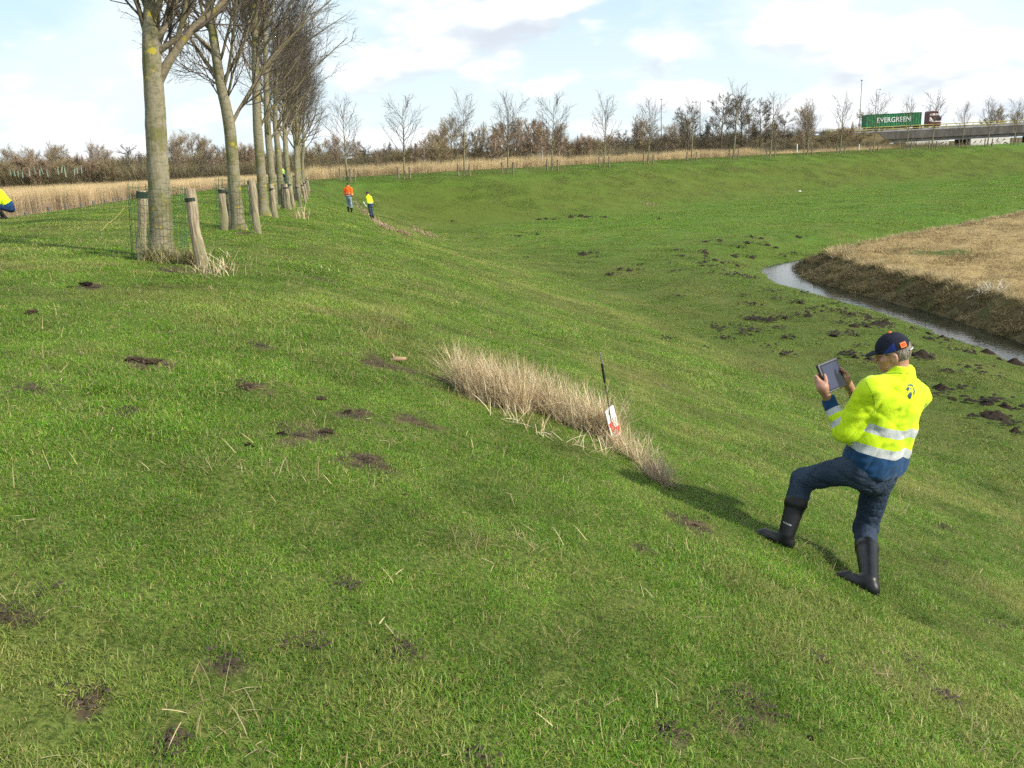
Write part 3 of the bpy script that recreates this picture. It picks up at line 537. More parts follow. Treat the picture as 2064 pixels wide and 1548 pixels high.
# ---------------------------------------------------------------- people: bodies and clothes as smooth-blended surfaces
A3 = lambda *v: np.array(v, float)
class Field:
    """distance field on a grid; shapes blend smoothly; meshed with surface nets"""
    def __init__(s, lo, hi, vox):
        s.lo = np.asarray(lo, float); s.v = vox; s.n = np.ceil((np.asarray(hi, float)-s.lo)/vox).astype(int)+1; s.d = np.full(s.n, .08, np.float32)
    def _blk(s, lo, hi):
        a = np.clip(((lo-s.lo)/s.v).astype(int), 0, s.n); b = np.clip(((hi-s.lo)/s.v).astype(int)+2, 0, s.n)
        if (b <= a).any(): return None, None
        g = [s.lo[i]+s.v*np.arange(a[i], b[i]) for i in range(3)]
        return tuple(slice(a[i], b[i]) for i in range(3)), (g[0][:, None, None].astype(np.float32), g[1][None, :, None].astype(np.float32), g[2][None, None].astype(np.float32))
    def _in(s, sl, d, k, op):
        a = s.d[sl]
        if op == 'sub': s.d[sl] = np.maximum(a, -d); return
        if k <= 0: s.d[sl] = np.minimum(a, d); return
        h = np.clip(.5+.5*(a-d)/k, 0, 1); s.d[sl] = a*(1-h)+d*h-k*h*(1-h)
    def cap(s, a, b, ra, rb=None, k=.02, flat=None, op='add'):
        a = np.asarray(a, float); b = np.asarray(b, float); rb = ra if rb is None else rb; m = max(ra, rb)+3*k+.012
        sl, g = s._blk(np.minimum(a, b)-m, np.maximum(a, b)+m)
        if sl is None: return s
        ab = b-a; L2 = max(ab@ab, 1e-9); t = np.clip(sum((g[i]-a[i])*ab[i] for i in range(3))/L2, 0, 1)
        q = [g[i]-a[i]-t*ab[i] for i in range(3)]; d2 = sum(x*x for x in q)
        if flat is not None: nv, f = flat; dn = sum(q[i]*nv[i] for i in range(3)); d2 = d2+(f*f-1)*dn*dn
        s._in(sl, np.sqrt(d2)-(ra+(rb-ra)*t), k, op); return s
    def ell(s, c, ax, r, k=.02, op='add', sq=2.0):
        c = np.asarray(c, float); m = max(r)+3*k+.012; sl, g = s._blk(c-m, c+m)
        if sl is None: return s
        e = sum(np.abs(sum((g[i]-c[i])*ax[j][i] for i in range(3))/r[j])**sq for j in range(3))**(1/sq)
        s._in(sl, (e-1)*min(r)*(.6+.4*max(r)/min(r)) if op == 'add' else (e-1)*min(r), k, op); return s
    def cut(s, p, nrm):
        """remove everything on the side the normal points to"""
        g = [s.lo[i]+s.v*np.arange(s.n[i]) for i in range(3)]; d = (g[0][:, None, None]-p[0])*nrm[0]+(g[1][None, :, None]-p[1])*nrm[1]+(g[2][None, None]-p[2])*nrm[2]
        s.d = np.maximum(s.d, d.astype(np.float32)); return s
    def warp(s, fn, amp):
        g = [s.lo[i]+s.v*np.arange(s.n[i]) for i in range(3)]; s.d = s.d+(amp*fn(g[0][:, None, None], g[1][None, :, None], g[2][None, None])).astype(np.float32)*(np.abs(s.d) < .05); return s
    def mesh(s, smooth=1):
        d = s.d.copy(); d[[0, -1]] = .08; d[:, [0, -1]] = .08; d[:, :, [0, -1]] = .08; ins = d < 0
        n = np.array(d.shape)-1; c8 = [ins[i:n[0]+i, j:n[1]+j, k:n[2]+k] for i in (0, 1) for j in (0, 1) for k in (0, 1)]
        cnt = sum(c.astype(np.int8) for c in c8); act = (cnt > 0) & (cnt < 8); I = np.argwhere(act); vid = np.full(act.shape, -1, np.int64); vid[act] = np.arange(len(I))
        acc = np.zeros((len(I), 3)); w = np.zeros(len(I))
        for ax in range(3):
            o = [a for a in range(3) if a != ax]
            for p in (0, 1):
                for q in (0, 1):
                    A = I.copy(); A[:, o[0]] += p; A[:, o[1]] += q; B = A.copy(); B[:, ax] += 1; da = d[tuple(A.T)]; db = d[tuple(B.T)]; m = (da < 0) != (db < 0)
                    t = np.where(m, da/(da-db+1e-12), 0); P = A.astype(float); P[:, ax] += t; acc[m] += P[m]; w[m] += 1
        V = acc/w[:, None]*s.v+s.lo; Q = []
        for ax in range(3):
            o = [a for a in range(3) if a != ax]; a0 = np.take(ins, range(n[ax]), ax); b0 = np.take(ins, range(1, n[ax]+1), ax); E = np.argwhere(a0 != b0)
            E = E[(E[:, o[0]] > 0) & (E[:, o[1]] > 0) & (E[:, o[0]] < n[o[0]]) & (E[:, o[1]] < n[o[1]])]
            def vv(p, q): X = E.copy(); X[:, o[0]] -= p; X[:, o[1]] -= q; return vid[tuple(X.T)]
            F = np.stack([vv(0, 0), vv(1, 0), vv(1, 1), vv(0, 1)], -1); fl = a0[tuple(E.T)]; fl = ~fl if ax != 1 else fl; F[fl] = F[fl][:, ::-1]; Q.append(F)
        Q = np.concatenate(Q)
        for _ in range(smooth):                              # relax
            S = np.zeros_like(V); C_ = np.zeros(len(V)); 
            for i in range(4): np.add.at(S, Q[:, i], V[Q[:, (i+1) % 4]]+V[Q[:, i-1]]); np.add.at(C_, Q[:, i], 2)
            V = V*.5+.5*S/C_[:, None]
        return V, Q
def folds(seed, f=18., n_=5):
    r = np.random.default_rng(seed); K = r.normal(0, f, (n_, 3)); ph = r.uniform(0, 6.28, n_)
    return lambda x, y, z: sum(np.sin(k[0]*x+k[1]*y+k[2]*z+p+1.3*np.sin(.5*(k[1]*x-k[2]*y+k[0]*z)+p*2)) for k, p in zip(K, ph))/n_
def creases(seed, f=14., n_=4):
    r = np.random.default_rng(seed); K = r.normal(0, f, (n_, 3)); ph = r.uniform(0, 6.28, n_)
    return lambda x, y, z: sum((1-np.abs(np.sin(k[0]*x+k[1]*y+k[2]*z+p+1.6*np.sin(.45*(k[1]*x-k[2]*y+k[0]*z)+p*2))))**5 for k, p in zip(K, ph))/n_*2
def seg_t(V, a, b):
    ab = b-a; t = ((V-a)@ab)/(ab@ab); return t, np.linalg.norm(V-a-np.clip(t, 0, 1)[:, None]*ab, axis=1)
def cloth(name, bands, sleeve=None, rough=.75, dirt=(.2, .2, .1), dirt_amt=.35, bump=.5, shine=()):
    """colour bands along the torso ('t') and along the sleeves ('u'), as woven in the garment"""
    m = bpy.data.materials.new(name); m.use_nodes = True; k = N(m.node_tree)
    def ramp(attr, bs, chan=0):
        f = k.a('ShaderNodeAttribute', attribute_name=attr).outputs['Fac']; n_ = k.t.nodes.new('ShaderNodeValToRGB'); cr = n_.color_ramp; cr.interpolation = 'CONSTANT'
        while len(cr.elements) < len(bs): cr.elements.new(.5)
        for e, (p, c) in zip(cr.elements, bs): e.position = p; e.color = (*c[:3], 1)
        k.t.links.new(f, n_.inputs[0]); return n_.outputs[0]
    c = ramp('t', bands)
    if sleeve: c = k.mix(k.math('GREATER_THAN', k.a('ShaderNodeAttribute', attribute_name='slv').outputs['Fac'], .5), c, ramp('u', sleeve))
    tc = k.a('ShaderNodeTexCoord').outputs['Object']
    nz = k.noise(tc, 9., 7, .68, .5); c = k.mix(k.math('MULTIPLY', k.step(nz, .50, .66), dirt_amt), c, k.mix(.62, c, dirt, 'MULTIPLY'))
    weave = k.noise(tc, 38., 4, .6)
    bn = k.a('ShaderNodeBump', {'Strength': bump, 'Distance': .012, 'Height': k.noise(tc, 13., 5, .6, .8)}); bn2 = k.a('ShaderNodeBump', {'Strength': .25, 'Distance': .002, 'Height': weave, 'Normal': bn.outputs[0]})
    b = k.a('ShaderNodeBsdfPrincipled', {'Base Color': c, 'Roughness': rough, 'Specular IOR Level': .2, 'Normal': bn2.outputs[0], 'Sheen Weight': .1}); k.a('ShaderNodeOutputMaterial', {0: b.outputs[0]}); return m
YEL, BLU, SIL, NAV, ORA = (.50, .70, .010), (.006, .045, .128), (.42, .45, .46), (.012, .018, .04), (.85, .13, .012)
skin = M('skin', (.34, .175, .118), (.42, .23, .165), 22, .5, .35, bump=.15, bscale=90)
hair_m = M('grey_hair', (.10, .085, .07), (.27, .24, .20), 60, .8, .2, bump=.6, bscale=160, stretch=(1, 1, .3))
dark_hair = M('dark_hair', (.025, .02, .016), (.06, .05, .04), 60, .8, .2)
denim = M('denim', (.021, .034, .060), (.040, .060, .094), 5, .85, .15, bump=.6, bscale=60)
pale_denim = M('pale_denim', (.16, .21, .29), (.25, .31, .40), 9, .85, .15)
boot_m = M('boot_rubber', (.005, .0055, .007), (.010, .011, .014), 9, .40, .32)
sole_m = M('boot_sole', (.020, .021, .022), None, rough=.5)
white_ink = M('white_ink', (.75, .76, .78), None, rough=.6)
navy_cap = M('navy_cloth', (.011, .013, .024), (.018, .020, .034), 30, .85, .15, bump=.2, bscale=120)
jacket_main = cloth('hivis_jacket', [(0, BLU), (.235, SIL), (.325, YEL), (.445, SIL), (.535, YEL)], [(0, YEL), (.575, SIL), (.655, YEL), (.735, SIL), (.82, BLU)], dirt=(.34, .40, .34), dirt_amt=.55)
jacket_orange = cloth('orange_jacket', [(0, NAV), (.05, SIL), (.13, NAV), (.22, ORA), (.34, (.95, .45, .3)), (.44, ORA)], [(0, ORA), (.5, (.95, .45, .3)), (.62, ORA), (.8, NAV), (.88, SIL), (.95, NAV)], dirt_amt=.15)
jacket_yellow = cloth('yellow_jacket', [(0, BLU), (.30, YEL), (.34, SIL), (.40, YEL)], [(0, YEL), (.55, SIL), (.62, YEL), (.8, BLU)], dirt_amt=.15)
jacket_squat = cloth('squat_jacket', [(0, BLU), (.22, YEL)], [(0, YEL), (.66, SIL), (.76, BLU)], dirt_amt=.12)
navy_trousers = M('work_trousers', (.008, .022, .07), (.014, .034, .10), 9, .8, .2)
vest_m = cloth('vest', [(0, NAV), (.6, (.40, .62, .15))], [(0, (.40, .62, .15)), (.3, NAV)], dirt_amt=.1)

def person(label, J, jacket, trousers, head='cap', vox=1.0, group=None, hem=-.06, boot_top=.50, bulk=1.0, hands=True, seed=1, fold=1.0):
    """J: joints in metres; returns the person and its jacket for decals"""
    g = lambda k: np.asarray(J[k], float); pel, neck, hd = g('pel'), g('neck'), g('head'); up = unit(neck-pel); lf = g('shL')-g('shR'); lf = unit(lf-up*(lf@up)); fw = np.cross(lf, up); ax = (lf, fw, up); TL_ = np.linalg.norm(neck-pel)
    at_ = lambda t, l=0, f=0: pel+up*TL_*t+lf*l+fw*f
    foot = (g('anL')+g('anR'))/2; root = empty('person', foot-A3(0, 0, .08)); off = -np.array(root.location)
    tag(root, label, 'person', group)
    def put(name, F, mats, parent=None, attrs=None, smooth=1):
        V, Q = F.mesh(smooth); me = np_mesh(name, V+off, [Q], mats, attrs=attrs(V) if attrs else None); return link(name, me, parent or root)
    hf = unit(g('hf')); hl = unit(np.cross(A3(0, 0, 1), hf)); hu = np.cross(hf, hl); hax = (hl, hf, hu); h_ = lambda l, f, u: hd+hl*l+hf*f+hu*u
    # body: head, neck, trunk, arms, hands, legs as one surface
    keys = [g(k) for k in ('pel', 'neck', 'head', 'wrL', 'wrR', 'elL', 'elR', 'knL', 'knR', 'anL', 'anR')]; lo = np.min(keys, 0)-.22; hi = np.max(keys, 0)+.22
    B = Field(lo, hi, .0045*vox)
    B.cap(at_(.05), at_(.8), .10, .12, .03); 
    for s_ in 'LR': B.cap(at_(.9), g('sh'+s_), .06, .05, .03).cap(g('sh'+s_), g('el'+s_), .045, .038, .02).cap(g('el'+s_), g('wr'+s_), .038, .026, .02).cap(g('hip'+s_), g('kn'+s_), .065, .048, .03).cap(g('kn'+s_), g('an'+s_), .045, .035, .02)
    B.cap(neck-up*.06, h_(0, -.025, -.06), .064, .056, .02)
    B.ell(h_(0, -.012, .03), hax, (.076, .097, .100), .02).ell(h_(0, .028, -.05), hax, (.057, .066, .064), .03).ell(h_(0, .062, -.098), hax, (.026, .022, .020), .02)
    B.cap(h_(0, .094, .012), h_(0, .112, -.022), .008, .013, .012).ell(h_(0, .084, .026), hax, (.05, .014, .012), .012)
    B.cap(h_(-.02, .088, -.058), h_(.02, .088, -.058), .007, .007, .008).ell(h_(.05, .05, -.012), hax, (.022, .03, .022), .015).ell(h_(-.05, .05, -.012), hax, (.022, .03, .022), .015)
    for q in (1, -1): B.ell(h_(q*.079, -.014, -.006), hax, (.010, .022, .034), .008).ell(h_(q*.088, -.010, -.004), hax, (.006, .011, .018), op='sub').ell(h_(q*.032, .096, .008), hax, (.013, .008, .008), op='sub')
    for s_ in 'LR':
        if 'grip'+s_ in J:
            for (a, b, ra, rb, k) in J['grip'+s_]: B.cap(a, b, ra, rb, k)
        else:                                                # relaxed hand, slightly curled
            wr, d = g('wr'+s_), unit(g('wr'+s_)-g('el'+s_)); sd = unit(np.cross(d, fw)+1e-6); nn = np.cross(sd, d)
            B.cap(wr, wr+d*.07, .026, .03, .012, flat=(sd*0+nn, 1.5))
            for i, L in enumerate((.065, .075, .07, .055)):
                p = wr+d*.085+fw*(.027-.018*i)*1.0; q1 = p+d*L*.5+sd*.006; q2 = q1+d*L*.45+nn*0+sd*.016; B.cap(p-d*.03, q1, .0095, .009, .005).cap(q1, q2, .009, .0075, .004)
            p = wr+d*.03+fw*.03; B.cap(p, p+d*.035+fw*.022, .012, .010, .008).cap(p+d*.035+fw*.022, p+d*.065+fw*.026, .010, .008, .004)
    put('body', B, [skin])
    # trousers
    T = Field(np.min([g('hipL'), g('hipR'), g('knL'), g('knR'), g('anL'), g('anR')], 0)-.2, np.max([pel, g('hipL'), g('hipR'), g('knL'), g('knR')], 0)+.24, .006*vox)
    T.ell(at_(.02, 0, -.01), ax, (.185*bulk, .135*bulk, .15), .04).ell((g('hipL')+g('hipR'))/2-fw*.045-up*.02, ax, (.165*bulk, .10, .12), .05)
    for s_ in 'LR':
        kn, an, hp = g('kn'+s_), g('an'+s_), g('hip'+s_); bt = an+(kn-an)*boot_top
        T.cap(hp, kn, .098*bulk, .074, .05).cap(kn, bt+(kn-bt)*.1, .073, .074, .03).cap(kn+(hp-kn)*.05, kn, .078, .074, .02)
    T.warp(folds(seed+3, 30.), .005).warp(creases(seed+4, 24.), .011)
    for s_ in 'LR':
        kn, an = g('kn'+s_), g('an'+s_); bt = an+(kn-an)*(boot_top-.10)
    put('jeans' if trousers in (denim, pale_denim) else 'trousers', T, [trousers])
    # boots
    for s_ in 'LR':
        kn, an, td = g('kn'+s_), g('an'+s_), unit(g('td'+s_)); bt = an+(kn-an)*boot_top; sh = unit(bt-an); gn = unit(np.cross(np.cross(td, A3(0, 0, 1)), td)); sdv = np.cross(td, gn)
        F = Field(np.min([an, bt], 0)-.36, np.max([an, bt], 0)+.2, .0045*vox)
        F.cap(an+sh*.02, bt+sh*.05, .052, .074, .02).cap(bt-sh*.028, bt-sh*.022, .0755, .0755, .006)
        F.cut(bt+sh*.012, sh)
        F.cap(an-gn*.035-td*.01, an-gn*.038+td*.13, .046, .044, .035, flat=(gn, 1.05)).cap(an-gn*.052+td*.13, an-gn*.055+td*.165, .042, .036, .02, flat=(gn, 1.2)).cap(an-gn*.05-td*.03, an-gn*.03-td*.03, .042, .042, .02)
        F.cut(an-gn*.083, -gn); b_ = put('boot', F, [boot_m])
        S = Field(an-.36, an+.36, .0045*vox); S.cap(an-gn*.074-td*.035, an-gn*.074+td*.06, .044, .04, .004, flat=(gn, 3.2)).cap(an-gn*.076+td*.06, an-gn*.076+td*.165, .041, .042, .004, flat=(gn, 3.2)).cap(an-gn*.080-td*.035, an-gn*.080-td*.015, .043, .043, .003, flat=(gn, 2.2)); S.cut(an-gn*.095, -gn)
        put('sole', S, [sole_m], b_)
        J['boot'+s_] = (b_, an, sh, td, bt)
    # jacket
    ks = [pel, neck, g('shL'), g('shR'), g('elL'), g('elR'), g('wrL'), g('wrR')]; F = Field(np.min(ks, 0)-.27, np.max(ks, 0)+.22, .0058*vox)
    F.ell(at_(.63, 0, -.005), ax, (.225*bulk, .155*bulk, .25), .05, sq=2.3).ell(at_(.30, 0, .0), ax, (.232*bulk, .160*bulk, .22), .06, sq=2.3).ell(at_(.06, 0, -.005), ax, (.215*bulk, .165*bulk, .15), .06, sq=2.4)
    for s_ in 'LR': F.cap(at_(.93), g('sh'+s_)-up*.01, .07, .076, .05).cap(g('sh'+s_), g('el'+s_), .088*bulk, .076*bulk, .045).cap(g('el'+s_), g('wr'+s_), .076*bulk, .052, .03)
    F.cut(at_(hem), -up)
    F.cap(at_(.97), neck+(h_(0, -.03, -.10)-neck)*.75+up*.012, .088, .080, .03)
    top = h_(0, -.02, -.098); F.cut(top+hu*.034, unit(up*.8+hu*.3-fw*.0)) if J.get('collar', 1) else None
    F.ell(h_(0, .07, -.085), hax, (.06, .075, .06), op='sub'); F.ell(h_(0, 0, .0), hax, (.066, .085, .115), op='sub')
    for s_ in 'LR': F.cut  # cuffs end at the wrists
    F.warp(folds(seed, 15.), .012*fold).warp(folds(seed+1, 36.), .0060*fold).warp(creases(seed+2, 11., 6), .010*fold)
    for s_ in 'LR':
        w_, e_ = g('wr'+s_), g('el'+s_); d = unit(w_-e_); F.ell(w_+d*.075, hax, (.07, .07, .07), op='sub')
    def zone(V):
        t = ((V-at_(hem))@up)/(np.linalg.norm(neck-at_(hem))); dt = np.abs((V-pel)@lf); u = np.zeros(len(V)); s1 = np.zeros(len(V)); best = np.full(len(V), 9.)
        for q in 'LR':
            t1, d1 = seg_t(V, g('sh'+q), g('el'+q)); t2, d2 = seg_t(V, g('el'+q), g('wr'+q)); uu = np.where(d1 < d2, np.clip(t1, 0, 1)*.5, .5+np.clip(t2, 0, 1.1)*.45); dd = np.minimum(d1, d2); m = dd < best; best = np.where(m, dd, best); u = np.where(m, uu, u)
        w = (V-pel); dl = np.sqrt(((w@lf)/(.235*bulk))**2+((w@fw)/(.172*bulk))**2); s1 = ((best < .102*bulk) & (dl > .93) | (u > .52) & (best < .095)) | ((best < .09) & (dl > .80) & (u > .12)); tt = t+.012*np.sin(9*(w@lf)*3+seed)+.006*np.sin(40*(w@lf))
        return {'t': np.clip(tt, 0, 1), 'u': np.clip(u, 0, 1), 'slv': s1.astype(float)}
    jk = put('jacket', F, [jacket], attrs=zone)
    # hair and headgear
    Hh = Field(hd-.2, hd+.22, .004*vox); Hh.ell(h_(0, -.016, .034), hax, (.081, .099, .103), .01); Hh.cut(h_(0, .032, .0), unit(hf-.15*hu)) ; Hh.cut(h_(0, -.03, -.072), unit(-hu-.5*hf)); 
    for q in (1, -1): Hh.ell(h_(q*.08, .02, -.035), hax, (.05, .05, .05), op='sub').ell(h_(q*.085, -.01, -.004), hax, (.03, .026, .038), op='sub')
    put('hair', Hh, [hair_m if head == 'cap' else dark_hair])
    if head == 'cap':
        tu = unit(hu+.10*hf); tf = unit(np.cross(hl, tu)); tf = tf if tf@hf > 0 else -tf
        C = Field(hd-.25, hd+.28, .0036*vox); C.ell(h_(0, -.008, .048), (hl, tf, tu), (.086, .106, .100), .0).cut(h_(0, 0, .034), -tu)
        C.ell(h_(0, -.008, .040), (hl, tf, tu), (.080, .100, .095), op='sub'); C.ell(h_(0, -.118, .040), hax, (.036, .05, .033), op='sub')
        cap_ = put('cap', C, [navy_cap])
        K = Field(hd-.25, hd+.3, .0036*vox); K.ell(h_(0, .100, .036), (hl, unit(hf-.16*hu), unit(hu+.16*hf)), (.076, .066, .0095), .0); K.ell(h_(0, -.008, .040), (hl, tf, tu), (.086, .106, .12), op='sub'); put('brim', K, [navy_cap], cap_)
        J['cap'] = (cap_, h_, (hl, tf, tu), off)
    return root, jk, off, h_, hax

from mathutils.bvhtree import BVHTree
def bvh_of(o):
    me = o.data; mw = o.matrix_world; 
    loc = np.array(o.parent.location) if o.parent else 0
    co = np.empty(len(me.vertices)*3); me.vertices.foreach_get('co', co); co = co.reshape(-1, 3)+loc
    return BVHTree.FromPolygons([Vector(c) for c in co], [tuple(p.vertices) for p in me.polygons])
def decal(name, polys, bvh, mat, parent, off, lift=.0016, sub=3):
    """flat printed shapes given as sight lines, laid on a garment's surface"""
    m = MB(); bm = bmesh.new()
    for P in polys:
        vs = []
        for (px, py) in P: vs.append(bm.verts.new((px, py, 0)))
        bm.faces.new(vs)
    bmesh.ops.triangulate(bm, faces=bm.faces[:]); 
    for _ in range(sub): bmesh.ops.subdivide_edges(bm, edges=bm.edges[:], cuts=1, use_grid_fill=True)
    bad = []
    for v in bm.verts:
        d = Vector(ray(v.co.x, v.co.y)).normalized(); h, nn, i, dist = bvh.ray_cast(Vector((0, 0, 0)), d)
        if h is None: bad.append(v); continue
        if nn.dot(d) > 0: nn = -nn
        v.co = h+nn*lift+Vector(off)
    bmesh.ops.delete(bm, geom=bad, context='VERTS'); me = bpy.data.meshes.new(name); bm.to_mesh(me); bm.free(); me.materials.append(mat); return link(name, me, parent)

# --- the man with the tablet
FW = unit(A3(-.74, .67, 0)); LFT = A3(-FW[1], FW[0], 0)
yc = 5.22
J = dict(pel=at_y(1757, 938, yc), neck=at_y(1815, 757, yc-.02), head=at_y(1800, 716, yc+.02), hf=A3(-.86, .47, -.24))
J['shL'] = at_y(1758, 788, yc-.12); J['shR'] = at_y(1846, 797, yc+.13)
J['elL'] = at_y(1703, 866, yc-.06); J['wrL'] = at_y(1669, 806, yc+.05)
J['elR'] = at_y(1772, 866, yc+.36); J['wrR'] = at_y(1722, 797, yc+.27)
J['hipL'] = at_y(1727, 944, yc-.08); J['hipR'] = at_y(1772, 958, yc+.06)
J['knL'] = at_y(1618, 967, yc+.14); J['knR'] = at_y(1744, 1068, yc+.10)
lfx, lfy = on_ground(1583, 1099)[:2]; J['anL'] = A3(lfx, lfy, hz(lfx, lfy)+.068)
rfx, rfy = on_ground(1752, 1193)[:2]; J['anR'] = A3(rfx, rfy, hz(rfx, rfy)+.068)
def slope_dir(x, y, d): 
    e = .12; return A3(d[0]*e, d[1]*e, hz(x+d[0]*e, y+d[1]*e)-hz(x, y))
J['tdL'] = slope_dir(lfx, lfy, unit(A3(-.90, .42, 0))); J['tdR'] = slope_dir(rfx, rfy, unit(A3(-.75, .65, 0)))
# the tablet he holds
tc_ = at_y(1676, 757, yc+.10); tw = unit(A3(.72, .69, 0)); th = unit(A3(0, 0, 1)*.90+unit(A3(-.69, .72, 0))*.44); tn = unit(np.cross(tw, th)); tn = tn if tn[1] < 0 else -tn
def tp(w, h, n): return tc_+tw*w+th*h+tn*n
def grip(side, wr):
    e = -.128*side; q = -side   # side +1: his left hand on the left edge
    s_ = []
    pc = tp(e+q*.024, -.045, -.004); s_.append((wr, pc, .026, .034, .02)); s_.append((pc, tp(e+q*.022, .0, -.020), .032, .022, .02)); s_.append((pc, tp(e+q*.02, -.06, -.01), .03, .026, .015))
    for i, (L, hh) in enumerate(((.072, .030), (.082, .010), (.078, -.010), (.060, -.029))):
        p0 = tp(e+q*.026, hh-.004, -.016); p1 = tp(e+q*.016, hh+.002, -.026); p2 = tp(e-q*(L*.35), hh+.004, -.023); p3 = tp(e-q*(L*.75), hh+.003, -.021)
        s_ += [(pc, p0, .016, .0125, .008), (p0, p1, .0118, .0108, .004), (p1, p2, .0105, .0095, .003), (p2, p3, .0092, .0078, .003)]
    t0 = tp(e+q*.026, -.05, .014); t1 = tp(e+q*.010, -.018, .026); t2 = tp(e-q*.010, .008, .0205); t3 = tp(e-q*.016, .024, .0185)
    s_ += [(pc, t0, .024, .016, .012), (t0, t1, .0145, .0118, .006), (t1, t2, .0118, .0105, .004), (t2, t3, .0102, .0085, .003)]
    return s_
J['gripL'] = grip(1, J['wrL']); J['gripR'] = grip(-1, J['wrR'])
man, jk, off, hh_, hax = person('person in a yellow and blue high-visibility jacket and dark cap, holding up a tablet', J, jacket_main, denim, seed=5, boot_top=.66, bulk=1.04, fold=1.35)
bv = bvh_of(jk); zp = lambda pts: [(1620+a/4.554, 660+b/4.554) for a, b in pts]
emb = [[(955, 612), (985, 586), (993, 612), (979, 626), (979, 657), (962, 650), (953, 632)], [(938, 566), (950, 548), (967, 545), (968, 572), (952, 588)], [(950, 538), (958, 524), (985, 520), (1004, 534), (1000, 548), (986, 536), (966, 536)], [(1000, 546), (1014, 562), (1020, 592), (1012, 620), (1004, 612), (1009, 580)], [(974, 552), (984, 554), (978, 574)], [(943, 590), (956, 592), (948, 604)]]
def line_polys(pts, w):
    pts = np.array(pts, float); T = np.gradient(pts, axis=0); T /= np.linalg.norm(T, axis=1)[:, None]; L = np.stack([-T[:, 1], T[:, 0]], -1)*w/2
    return [[tuple(pts[i]-L[i]), tuple(pts[i]+L[i]), tuple(pts[i+1]+L[i+1]), tuple(pts[i+1]-L[i+1])] for i in range(len(pts)-1)]
seam_m = M('seam', (.20, .30, .02), None, rough=.8)
decal('seam', line_polys(zp([(572, 500), (600, 560), (632, 625), (648, 700), (648, 790)]), 1.6), bv, seam_m, jk, off, sub=1)
decal('seam', line_polys(zp([(648, 440), (740, 425), (840, 418), (960, 424), (1030, 440)]), 1.4), bv, seam_m, jk, off, sub=1)
ink = M('navy_print', (.035, .05, .085), None, rough=.7)
decal('emblem', [zp(p) for p in emb], bv, ink, jk, off)
cap_, hloc, cax, _ = J['cap']; cbv = bvh_of(cap_) if False else None
def cap_patch(name, mat, ph, el, parent, lift=.002, tri=False, n_=8):
    """piece of cloth on the dome of the cap: azimuth from the front towards his left ear, height angle"""
    m = MB(); G = []
    for i in range(n_+1):
        for j in range(n_+1):
            u = i/n_; v = j/n_; a = math.radians(ph[0]+(ph[1]-ph[0])*u); e1 = el[1] if not tri else el[0]+(el[1]-el[0])*max(.02, u); e = math.radians(el[0]+(e1-el[0])*v)
            r_ = (.086+lift, .106+lift, .100+lift); p = hloc(0, -.008, .048)+cax[0]*r_[0]*math.cos(e)*math.sin(a)+cax[1]*r_[1]*math.cos(e)*math.cos(a)+cax[2]*r_[2]*math.sin(e); G.append(p+off)
    m.add(G, [(i*(n_+1)+j, (i+1)*(n_+1)+j, (i+1)*(n_+1)+j+1, i*(n_+1)+j+1) for i in range(n_) for j in range(n_)]); return m.build(name, mat, parent, smooth=True)
orange_m = M('orange_patch', (.88, .17, .02), None, rough=.6); blue_m = M('blue_panel', (.012, .03, .19), None, rough=.7)
cap_patch('panel', blue_m, (58, 104), (-5, 26), cap_, .0015, True); pt_ = cap_patch('patch', orange_m, (121, 144), (-2, 17), cap_, .003)
for e0 in (4, 9): cap_patch('print', M('patch_print', (.35, .03, .01), None, rough=.7), (125, 140), (e0, e0+3), pt_, .0042, n_=4)
bt_ = MB(); bt_.tube([hloc(0, -.008, .146)+off, hloc(0, -.008, .154)+off], [.012, .008], 10); bt_.build('button', orange_m, cap_)
sr = MB(); sr.tube([hloc(math.sin(a)*.090, -.008-math.cos(a)*.1115, .026)+off for a in np.linspace(-.5, .5, 9)], .0045, 6); sr.build('strap', M('strap', (.45, .45, .42), None, rough=.5), cap_)
# lettering on the boot
def text_mesh(name, s, size, mat, ext=.0):
    cu = bpy.data.curves.new(name, 'FONT'); cu.body = s; cu.size = size; cu.align_x = 'CENTER'; cu.align_y = 'CENTER'; cu.extrude = ext; o = bpy.data.objects.new(name, cu); COL.objects.link(o)
    me = bpy.data.meshes.new_from_object(o.evaluated_get(bpy.context.evaluated_depsgraph_get())); bpy.data.objects.remove(o); bpy.data.curves.remove(cu); me.materials.clear(); me.materials.append(mat); return me
b_, an, sh, td, bt = J['bootL']; bbv = bvh_of(b_); tm = text_mesh('lettering', 'DUNLOP', .030, white_ink)
co = np.empty(len(tm.vertices)*3); tm.vertices.foreach_get('co', co); co = co.reshape(-1, 3); out_ = []
c0 = np.array(proj(an+(bt-an)*.52+0)); 
for c in co:
    px = 1587+c[0]*140+c[1]*-30; py = 1056+c[0]*62-c[1]*150; d = Vector(ray(px, py)).normalized(); h, nn, i, ds = bbv.ray_cast(Vector((0, 0, 0)), d)
    out_.append((np.array(h)-np.array(d)*.003 if h is not None else an)+off)
tm.vertices.foreach_set('co', np.array(out_).ravel()); tm.update(); link('lettering', tm, b_)
